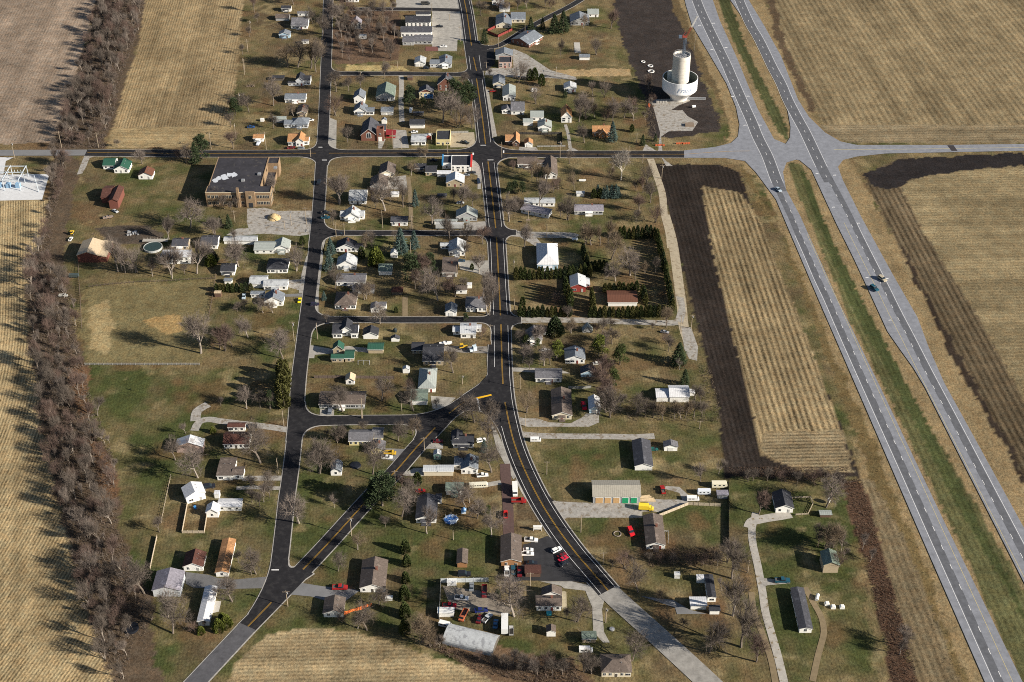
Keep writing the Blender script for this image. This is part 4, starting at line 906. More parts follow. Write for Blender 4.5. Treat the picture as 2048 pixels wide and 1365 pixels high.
# red covered ramp beside the church
O = P(*c('F', 622, 240)); t = empty('entrance_ramp', O, 0, 'dark red covered entrance ramp beside the brick church', 'ramp')
mb = MB(); mb.prism([(0,2.6),(6.6,2.2),(6.6,2.35),(0,2.75)], 0, 7.5, 'y'); mb.build('canopy', mat((.22,.025,.03), .6, .15, 1, 'awning'), t)
mb = MB(); [mb.box(a, a+.15, b, b+.15, 0, 2.2) for a in (.1,3.2,6.3) for b in (.1,7.2)]; mb.box(.1,6.4,0,.08,0,1.1); mb.build('railing', mat((.3,.04,.04), .6, .15, 1, 'red_paint'), t)
# tavern parapets
O, u, v, W_, D, h, kd, sl = bb[0]; q = O - bar.location
mb = MB(); mb.box(q.x+W_-.02, q.x+W_+1.0, q.y-.3, q.y+D+.3, h-1.1, h+.7); mb.build('red_fascia', mat((.62,.05,.04), .5, .1, 1, 'red_paint'), bar)
q2 = bb[1][0] - bar.location; mb = MB(); mb.box(q2.x-.25, q2.x+.6, q2.y-.2, q2.y+bb[1][4]+.2, 2.6, 5.2); mb.build('blue_fascia', mat((.04,.20,.42), .5, .1, 1, 'blue_paint'), bar)
# mural on the chapel
ch = next(o for o in bpy.data.objects if o.get('label', '').startswith('brick chapel'))
b0 = P(*c('B', 300, 1012)) - ch.location; wv = P(*c('B', 445, 1012)).x - P(*c('B', 300, 1012)).x
mb = MB(); mb.box(b0.x-.05, b0.x+wv+.05, b0.y-.05, b0.y-.01, 0, 5.1); mb.build('plaster_front', mat((.66,.58,.40), .9, .08, 1, 'plaster'), ch)
mb = MB(); mb.box(b0.x+wv*.36, b0.x+wv*.98, b0.y-.1, b0.y-.06, .3, 3.6); mu = mb.build('mural', mat((.05,.22,.55), .7, .15, 1, 'mural_blue', col2=(.70,.78,.85), thr=.54), ch)
# storage building doors
r3, bl = house('long grey metal storage building with five doors', 'beside the gravel yard', 'g', 'H', 'r', [(1155,1635,800,572,4.2,'x',.35)], 'n', 'warehouse', 'warehouse')
O, u, v, W_, D, h, kd, sl = bl[0]
for i in range(5):
    q = O + u*(W_*(.13+.182*i + (.01 if i > 2 else 0))) - v*.02 - r3.location; wd = W_*(.155 if i == 0 else .13)
    mb = MB(); mb.box(q.x-wd/2-.15, q.x+wd/2+.15, q.y-.08, q.y, .0, 3.5, 0); mb.box(q.x-wd/2, q.x+wd/2, q.y-.14, q.y-.07, 0, 3.3, 1)
    for z in (.8,1.6,2.4): mb.box(q.x-wd/2, q.x+wd/2, q.y-.17, q.y-.13, z, z+.07, 1)
    mb.build('garage_door', [TRIM, mat((.48,.31,.15), .7, .2, 2, 'wood_door') if i < 3 else mat((.02,.28,.13), .7, .2, 1, 'green_door')], r3)
# ---------------------------------------------------------------- water tower under construction
def tower():
    B = P(1357.5, 197); root = empty('water_tower', B, 0, 'white water tower under construction with concrete shaft and raised bowl', 'water tower'); ANCH.append((B, 'the water tower'))
    mb = MB(); prof = [(5.2,0),(6.8,2.4),(7.4,3.0),(12.0,7.6),(12.25,8.4),(12.25,16.4),(11.9,16.4),(11.9,8.6),(11.6,7.9),(7.0,3.4),(4.9,.3),(4.9,0)]
    mb.lathe(prof, 64, closed=True); lin = MB(); lin.lathe([(11.85,16.3),(11.85,8.7),(11.5,8.0),(7.0,3.6)], 64); lin.build('bowl_shade_lining', mat((.10,.12,.11), .8, .25, .5, 'bowl_shade'), root); bo = mb.build('bowl', mat((.82,.83,.85), .35, .03, .5, 'white_paint_gloss'), root)  # added dark liner: shade inside the bowl is put into its colour
    for f in bo.data.polygons: f.use_smooth = False
    zt = zat((B.x, B.y), 109)
    mb = MB(); n = 48
    mb.lathe([(5.6,0),(5.6,zt),(6.0,zt+.01),(6.0,0.0)], n, closed=True)
    sh = mb.build('shaft', mat((.60,.57,.52), .9, .12, .6, 'concrete'), root)
    mb = MB()
    for k in range(1, 13): mb.lathe([(6.0,zt*k/13-.12),(6.05,zt*k/13),(6.0,zt*k/13+.12)], n)
    mb.build('form_ring', mat((.48,.46,.42), .9, .12, .6, 'concrete_joint'), sh)
    mb = MB(); mb.lathe([(.01,zt-.5),(5.58,zt-1.6)], 32)
    for k in range(12): a = k*math.pi/6; mb.tube((0,0,zt-.3),(5.5*math.cos(a),5.5*math.sin(a),zt-1.4),.12,n=4)
    mb.build('dome', STEEL, root)
    mb = MB()
    for k in range(28):
        a = k*6.2832/28; mb.tube((5.8*math.cos(a),5.8*math.sin(a),zt),(5.8*math.cos(a),5.8*math.sin(a),zt+1.1),.07,n=4)
    mb.lathe([(5.75,zt+1.0),(5.85,zt+1.0),(5.85,zt+1.1),(5.75,zt+1.1)], 28, closed=True); mb.build('railing', STEEL, root)
    mb = MB(); mb.box(-8.8,-4.6,2.5,2.9,9,19.0); mb.build('access_panel', mat((.55,.57,.58), .6, .15, 1, 'panel'), root)
    # lettering wrapped round the bowl
    ink = mat((.30,.36,.48), .5, .05, 1, 'lettering')
    cu = bpy.data.curves.new('lettering', 'FONT'); cu.body = 'Frankfort'; cu.size = 4.9; cu.shear = .35; cu.offset = .03
    tmp = bpy.data.objects.new('tmp', cu); COL.objects.link(tmp); bpy.context.view_layer.update()
    me = bpy.data.meshes.new_from_object(tmp.evaluated_get(bpy.context.evaluated_depsgraph_get())); bpy.data.objects.remove(tmp)
    bm = bmesh.new(); bm.from_mesh(me); bmesh.ops.triangulate(bm, faces=bm.faces); bmesh.ops.subdivide_edges(bm, edges=bm.edges, cuts=2, use_grid_fill=True)
    for v in bm.verts:
        a = R(-105) + v.co.x/12.33; v.co = Vector((12.33*math.cos(a), 12.33*math.sin(a), 10.0 + v.co.y))
    bm.to_mesh(me); bm.free(); me.materials.clear(); me.materials.append(ink)
    o = bpy.data.objects.new('lettering', me); COL.objects.link(o); o.parent = root
    # luffing crane on the shaft
    cr = empty('tower_crane', B + Vector((0,0,zt-1)), 0, 'red and white luffing crane standing on top of the water tower shaft', 'crane')
    blue = mat((.10,.14,.20), .6, .1, 1, 'steel_blue'); red = mat((.33,.07,.05), .5, .1, 1, 'crane_red'); wh = mat((.78,.76,.72), .5, .1, 1, 'crane_white')
    b3 = Vector((B.x+2, B.y, zt-1)); zm = zat((b3.x, b3.y), 75) - (zt-1); mb = MB()
    def lattice(mb, p, q, wdt, n, r=.1, mi=0):
        p, q = Vector(p), Vector(q); d = (q-p).normalized(); a = d.orthogonal().normalized(); b = d.cross(a)
        cs = [(a*i+b*j)*wdt/2 for i, j in ((1,1),(1,-1),(-1,-1),(-1,1))]
        for k in cs: mb.tube(p+k, q+k, r, n=4, mi=mi)
        for s_ in range(n):
            t0, t1 = s_/n, (s_+1)/n
            for i in range(4): mb.tube(p.lerp(q,t0)+cs[i], p.lerp(q,t1)+cs[(i+1)%4], r*.6, n=3, mi=mi)
    lattice(mb, (1,0,0), (1.4,0,zm), 1.4, 10, .13); mb.build('mast', blue, cr)
    mb = MB(); mb.box(-.6,2.4,-.7,.7,zm,zm+1.1); mb.tube((-.5,0,zm+1),(1.2,0,zm+4),.16,n=5); mb.build('cab', red, cr)
    mb = MB(); mb.box(-3.2,-1.0,-.9,.9,zm-.4,zm+1.4); mb.build('counterweight', blue, cr)
    tip = P(1380, 33, 0); # boom tip: in the plane of the tower
    base = Vector((2.2, 0, zm+1)); wx = 8.2; tz = zat((B.x+wx, B.y), 33) - (zt-1)
    mid = base.lerp(Vector((wx,0,tz)), .45)
    mb = MB(); lattice(mb, base, mid, .9, 8, .085, 0); lattice(mb, mid, (wx,0,tz), .8, 8, .10, 1); mb.build('boom', [red, wh], cr)
    mb = MB(); mb.tube((1.6,0,zm+5),(wx,0,tz),.05,n=3); mb.tube((wx,0,tz),(wx,0,4),.04,n=3); mb.build('cable', STEEL, cr)
tower()
def simple(name, label, cat, k, x, y, fn, m, group=None):
    mb = MB(); fn(mb); o = mb.build(name, m); o.location = P(*c(k, x, y)); tag(o, label, cat, group); return o
for i, (x, y, s) in enumerate(((697,636,.75),(771,679,.95),(778,734,1.15))):
    simple('concrete_ring', ('smallest','middle','largest')[i] + ' pale concrete ring lying on the black soil near the water tower', 'ring', 'C', x, y, lambda m_: m_.lathe([(s*1.5,0),(s*1.5,.5),(s*2.1,.5),(s*2.1,0)], 20, closed=True), mat((.7,.69,.67), .9, .1, 1, 'concrete_ring'), 'concrete rings near the water tower')
simple('steel_beam', 'long grey steel beam lying right of the water tower', 'beam', 'C', 1205, 1018, lambda m_: (m_.box(-9,9,-.3,.3,.2,1.0), m_.box(-9,9,-.6,.6,0,.2), m_.box(-9,9,-.6,.6,1.0,1.2)), STEEL)
simple('scaffold_stack', 'stack of grey scaffold frames left of the water tower', 'scaffold', 'C', 890, 1050, lambda m_: [m_.box(-4+i*1.1,-3.2+i*1.1,-1.5,1.5,0,1.4) for i in range(7)], CONC)
simple('timber_stack', 'brown timber pallet stack on the gravel below the water tower', 'timber', 'C', 1170, 1285, lambda m_: [m_.box(-3,3,-2+i*.8,-1.4+i*.8,0,1.3) for i in range(5)], WOOD)
simple('mixer_drum', 'white cylindrical tank on the dark soil below the water tower', 'tank', 'C', 1215, 1105, lambda m_: m_.tube((-1.2,0,1),(1.2,.4,1),1.0,.8,n=12), TRIM)
simple('portable_toilet', 'orange portable toilet beside the gravel below the tower', 'toilet', 'C', 757, 1095, lambda m_: (m_.box(-.6,.6,-.6,.6,0,2.1), m_.box(-.5,.5,-.5,.5,2.1,2.3)), mat((.75,.16,.05), .6, .1, 1, 'orange_plastic'))
for x, y, w_, s in ((1740,318,4,'left'), (1975,300,6,'right')):
    def barr(m_, w_=w_):
        for i in range(int(w_)): m_.box(i*1.6-w_*.8, i*1.6-w_*.8+1.35, -.25+.2*(i%3), .2+.2*(i%3), 0, 1.1)
    simple('traffic_barriers', s + ' row of orange barriers where the tower lane meets main street', 'barrier', 'G', x, y, barr, mat((.50,.12,.05), .7, .3, 1, 'orange_mesh'), 'orange barriers at the tower lane')
# ---------------------------------------------------------------- substation
def substation():
    O = P(*c('D', 100, 640)); t = empty('substation', O, 0, 'pale blue electrical substation on white gravel at the left edge', 'substation')
    m_ = mat((.50,.56,.62), .5, .1, 1, 'galvanised'); fr = MB()
    for gx in (-22,-12,-2,8):
        for gy in (-4,6,14):
            fr.tube((gx,gy,0),(gx,gy,8),.3,.15,n=4)
        fr.box(gx-.2,gx+.2,-4,14,7.6,8.0)
    for gy in (-4,6,14): fr.box(-22,8,gy-.2,gy+.2,7.2,7.6)
    for gx in range(-21,8,2): fr.tube((gx,6,7.6),(gx,6,9.2),.14,n=5)
    fr.build('gantry', m_, t)
    for i in range(5):
        mb = MB(); x = -20+i*6; mb.box(x,x+2.8,-1,1.6,0,2.8); [mb.tube((x+.6+k*.8,.3,2.8),(x+.6+k*.8,.3,4),.14,n=6) for k in range(3)]
        mb.build('transformer', mat((.22,.36,.52), .5, .1, 1, 'transformer_blue'), t)
    for p_, q_, s in (((1,-12),(16,-14),0),):
        mb = MB(); mb.tube((20,-6,0),(17,0,9),.3,.15,n=4); mb.tube((17,0,9),(6,4,9),.12,n=4); mb.build('frame', m_, t)
substation()
# ---------------------------------------------------------------- fences
FM = dict(brown=mat((.13,.10,.085), .9, .25, 2, 'fence_wood'), white=mat((.70,.70,.68), .7, .1, 1, 'fence_paint'), red=mat((.20,.04,.035), .8, .15, 1, 'fence_red'),
          pale=mat((.40,.34,.26), .9, .2, 1, 'fence_pale'), dark=mat((.06,.055,.05), .9, .2, 1, 'fence_dark'), grey=mat((.28,.28,.27), .9, .2, 1, 'fence_grey'), steel=mat((.48,.52,.55), .5, .2, 1, 'fence_sheet'))
def fence(label, k, pts, h, col, style='panel', step=2.4):
    pw = [P(*c(k, *p)) for p in pts]; root = empty('fence', pw[0], 0, label, 'fence'); pp, ps = MB(), []
    for a, b in zip(pw, pw[1:]):
        L = (b-a).length; n = max(1, round(L/step)); d = (b-a)/L; nn = Vector((-d.y, d.x, 0))
        for i in range(n+1): ps.append(a + d*L*i/n - pw[0])
        q0, q1 = a - pw[0], b - pw[0]
        def slab(z0, z1, t_):
            vs = [(q0+nn*t_), (q1+nn*t_), (q1-nn*t_), (q0-nn*t_)]
            pp.add([(v.x, v.y, z) for z in (z0, z1) for v in vs], [(3,2,1,0),(4,5,6,7),(0,1,5,4),(1,2,6,5),(2,3,7,6),(3,0,4,7)])
        if style == 'panel': slab(.05, h-.08, .04)
        elif style == 'rail': [slab(h*f-.07, h*f+.07, .05) for f in (.35,.65,.95)]
        elif style == 'wire': [slab(h*f-.03, h*f+.03, .02) for f in (.3,.6,.9)]
    pp.build('panel' if style == 'panel' else 'rail', FM[col], root)
    mb = MB(); mb.box(-.1, .1, -.1, .1, 0, h+.08); pme = mb.mesh('post', FM[col])
    for q in ps[:90]: link('post', pme, root, (q.x, q.y, 0))
fence('long brown board fence south of the green roofed house', 'M', [(352,650),(680,650),(1165,655)], 1.9, 'brown')
fence('pale rail fence across the western meadow', 'Y', [(870,770),(2040,770)], 1.4, 'grey', 'rail')
fence('pale board fence slanting past the yellow box truck', 'S', [(95,685),(392,565),(720,580)], 1.9, 'pale')
fence('tall dark screen fence running toward the south east trees', 'S', [(803,330),(806,600),(806,1000)], 1.9, 'dark')
fence('tall sheet metal fence on the west side of the scrap yard', 'U', [(1440,600),(1432,800),(1424,968)], 3.0, 'grey')
fence('white sheet fence along the north side of the scrap yard', 'U', [(1440,592),(1700,588),(1925,582)], 2.6, 'steel', step=3.2)
fence('wooden pen fence beside the white house with metal wing', 'T', [(640,50),(612,200),(586,342),(812,342),(838,180)], 1.7, 'pale')
fence('wire fence along the west meadow edge', 'p', [(470,890),(420,1120),(372,1362)], 1.4, 'pale', 'wire')
fence('wooden fence below the dark bush in the south west', 'T', [(328,385),(290,560),(258,710)], 1.5, 'pale')
fence('red garden fence north of the pale ranch house', 'B', [(1000,325),(1108,272)], 2.0, 'red')
fence('red garden fence south of the pale ranch house', 'B', [(1005,340),(1105,384),(1250,315),(1250,290)], 2.0, 'red')
fence('grey board fence on the sandy corner lot', 'F', [(1288,190),(1465,186)], 1.7, 'grey')
fence('dark board fence behind the orange roofed garage', 'G', [(300,200),(520,205),(735,200),(738,310)], 1.8, 'dark')
fence('low white fence beside main street', 'G', [(485,330),(620,328),(770,325)], 1.1, 'grey')
fence('grey board fence below the long white house', 'N', [(1620,755),(1750,757),(1850,750)], 1.7, 'grey')
fence('thin fence right of the bare paddock', 'J', [(165,600),(150,700),(120,900),(85,1075)], 1.3, 'brown', 'wire')
fence('thin fence along the tree belt beside the pole barn', 'I', [(290,440),(295,600),(310,800),(325,1110)], 1.4, 'brown', 'wire')
fence('thin wire fence along the south west field track', 'a', [(2600,2850),(2600,2850+1)], .5, 'brown', 'wire') if 0 else None
fence('garden fence right of the black gabled highway house', 'S', [(1455,500),(1640,492),(1665,560),(1615,665),(1490,672)], 1.1, 'pale', 'rail')
fence('wooden barnyard fence below the pole barn', 'I', [(400,690),(600,665),(900,640),(1150,632),(1460,612),(1690,605)], 1.2, 'brown', 'wire')
fence('fence on the left of the white house by the round pool', 'F', [(1225,975),(1230,1058)], 1.8, 'brown')
fence('low fence around the grey fenced lawn east of the brown roofed house', 'S', [(130,840),(190,845),(185,960)], 1.2, 'grey', 'rail')
# ---------------------------------------------------------------- vehicles
TYRE = mat((.02,.02,.02), .9, .1, 2, 'rubber'); VGL = mat((.02,.03,.04), .1, .1, 2, 'car_glass')
wmb = MB(); wmb.tube((0,-.12,0),(0,.12,0),.34,n=12,mi=0); wmb.tube((0,-.13,0),(0,.13,0),.17,n=8,mi=1); WHEEL = wmb.mesh('wheel', [TYRE, STEEL])
CARM = {}
def car_mesh(tp, col):
    if (tp, col) in CARM: return CARM[(tp, col)]
    b, g = MB(), MB(); x = MB()
    def body(prof, w, mb=b, mi=0): mb.prism(prof, -w/2, w/2, 'y', mi)
    if tp == 'car':
        body([(-2.3,.35),(2.3,.35),(2.35,.7),(1.25,.92),(-1.7,.98),(-2.3,.9)], 1.8); body([(-1.75,.9),(-1.15,1.4),(.25,1.42),(1.1,.9)], 1.5, g); body([(-1.1,1.38),(.2,1.40),(.1,1.47),(-1.0,1.47)], 1.4)
        wl = 1.4
    elif tp == 'suv':
        body([(-2.4,.4),(2.4,.4),(2.4,.95),(1.3,1.1),(-2.4,1.1)], 1.95); body([(-2.35,1.05),(-2.15,1.7),(.4,1.72),(1.15,1.05)], 1.7, g); body([(-2.2,1.66),(.35,1.70),(.25,1.8),(-2.1,1.8)], 1.65); wl = 1.5
    elif tp == 'pickup':
        body([(-2.8,.45),(2.7,.45),(2.7,1.0),(1.3,1.12),(-2.8,1.12)], 1.95); b.box(-2.75,-.75,-.95,-.85,1.1,1.35); b.box(-2.75,-.75,.85,.95,1.1,1.35); b.box(-2.8,-2.7,-.95,.95,1.1,1.35); x.box(-2.65,-.8,-.83,.83,1.125,1.14)
        body([(-.75,1.1),(-.6,1.75),(.6,1.77),(1.25,1.1)], 1.7, g); body([(-.65,1.7),(.6,1.72),(.5,1.85),(-.6,1.85)], 1.7); wl = 1.75
    elif tp == 'van':
        body([(-2.6,.4),(2.6,.4),(2.6,1.05),(2.0,1.2),(1.5,2.0),(-2.6,2.05)], 1.95); g.box(-2.0,-.9,-.99,.99,1.25,1.75); g.box(-.6,.5,-.99,.99,1.25,1.75); g.prism([(1.6,1.9),(2.02,1.22),(2.06,1.26),(1.64,1.94)], -.85, .85, 'y'); wl = 1.7
    elif tp == 'boxtruck':
        b.box(-3.6,1.1,-1.15,1.15,.9,3.1); x.box(-3.6,3.2,-.8,.8,.55,.85); b.prism([(1.3,.5),(3.3,.5),(3.3,1.2),(2.6,1.35),(2.2,2.2),(1.3,2.2)], -1.0, 1.0, 'y'); g.prism([(2.25,2.1),(2.63,1.4),(2.68,1.44),(2.3,2.14)], -.85, .85, 'y'); wl = 2.3
    elif tp == 'stake':
        b.prism([(.9,.5),(2.9,.5),(2.9,1.15),(2.1,1.25),(1.8,2.05),(.9,2.05)], -.95, .95, 'y'); x.box(-3.1,.8,-1.05,1.05,.85,1.0); b.box(-3.1,.8,-1.05,-.98,1.0,1.9); b.box(-3.1,.8,.98,1.05,1.0,1.9); b.box(-3.1,-3.03,-1.0,1.0,1.0,1.9)
        g.prism([(1.85,1.95),(2.13,1.3),(2.18,1.34),(1.9,1.99)], -.8, .8, 'y'); wl = 1.9
    elif tp == 'trailer':
        b.box(-4,4,-1.25,1.25,.9,3.4); x.box(-4,4,-1.0,1.0,.7,.88); x.box(3.9,5.0,-.1,.1,.6,.75); wl = 2.4
    elif tp == 'camper':
        body([(-3.2,.6),(3.0,.6),(3.4,1.6),(3.0,2.7),(-3.2,2.7)], 2.3); [g.box(a,a+.9,-1.17,1.17,1.5,2.1) for a in (-2.4,-.4,1.4)]; wl = 1.2
    elif tp == 'bus':
        body([(-5.2,.6),(5.2,.6),(5.2,1.9),(4.6,2.8),(-5.2,2.9)], 2.4); [g.box(-4.7+i*1.3,-3.8+i*1.3,-1.22,1.22,1.7,2.4) for i in range(7)]; wl = 3.3
    elif tp == 'tractor':
        b.box(-1.8,1.9,-.45,.45,.8,1.5); b.box(-1.6,-.2,-.8,.8,.9,1.2); g.box(-1.4,-.1,-.7,.7,1.5,2.5); b.box(-1.5,0,-.75,.75,2.5,2.62); wl = 1.2
    elif tp == 'boat':
        n = 10; b.prism([(-3.0,.6),(2.2,.5),(3.2,1.2),(-3.0,1.25)], -.9, .9, 'y'); b.box(-1,.6,-.8,.8,1.25,1.7); g.box(.4,.7,-.7,.7,1.3,1.9); x.box(-3,3.6,-.5,.5,.35,.48); wl = 1.0
    elif tp == 'semi':
        b.box(-.2,1.6,-1.2,1.2,.9,3.1); b.box(1.6,3.2,-1.0,1.0,.8,1.9); x.box(-3.8,0,-.5,.5,.7,1.0); g.box(1.55,1.66,-1.0,1.0,1.9,2.8); b.tube((-.3,-1,1),(-.3,-1,3.6),.12,n=6); wl = 2.4
    pm = mat(col, .3, .04, 1, 'car_paint')
    r_ = (b.mesh('body', pm), g.mesh('windows', VGL) if g.v else None, x.mesh('deck', mat((.10,.09,.08), .9, .2, 2, 'truck_bed')) if x.v else None, wl)
    CARM[(tp, col)] = r_; return r_
def vehicle(label, cat, tp, col, k, x, y, deg, z=0.0, s=1.0):
    bm_, gm, xm, wl = car_mesh(tp, col)
    nm = dict(car='car', suv='car', pickup='pickup_truck', van='van', boxtruck='box_truck', stake='stake_truck', trailer='trailer', camper='camper', bus='bus', tractor='tractor', boat='boat', semi='truck_tractor')[tp]
    t = empty(nm, P(*c(k, x, y)) + Vector((0,0,z)), R(deg), label, cat); t.scale = (s,)*3
    link('body', bm_, t)
    if gm: link('windows', gm, t)
    if xm: link('deck', xm, t)
    ww = .85 if tp in ('car','suv','pickup','van','boat') else 1.05
    for sx in (-1, 1):
        for sy in (-1, 1): link('wheel', WHEEL, t, (sx*wl, sy*ww, .34), 0, (1.35,)*3 if tp == 'tractor' and sx < 0 else None)
    ANCH.append((t.location.copy(), label)) if 0 else None
    return t
WH_=(.78,.78,.78); DK_=(.02,.022,.03); RD_=(.33,.025,.025); SL_=(.45,.47,.50); BL_=(.03,.08,.22); YL_=(.60,.38,.04); MR_=(.14,.015,.02); LB_=(.07,.18,.33); OR_=(.42,.12,.06); GY_=(.2,.22,.24); TL_=(.02,.08,.12)
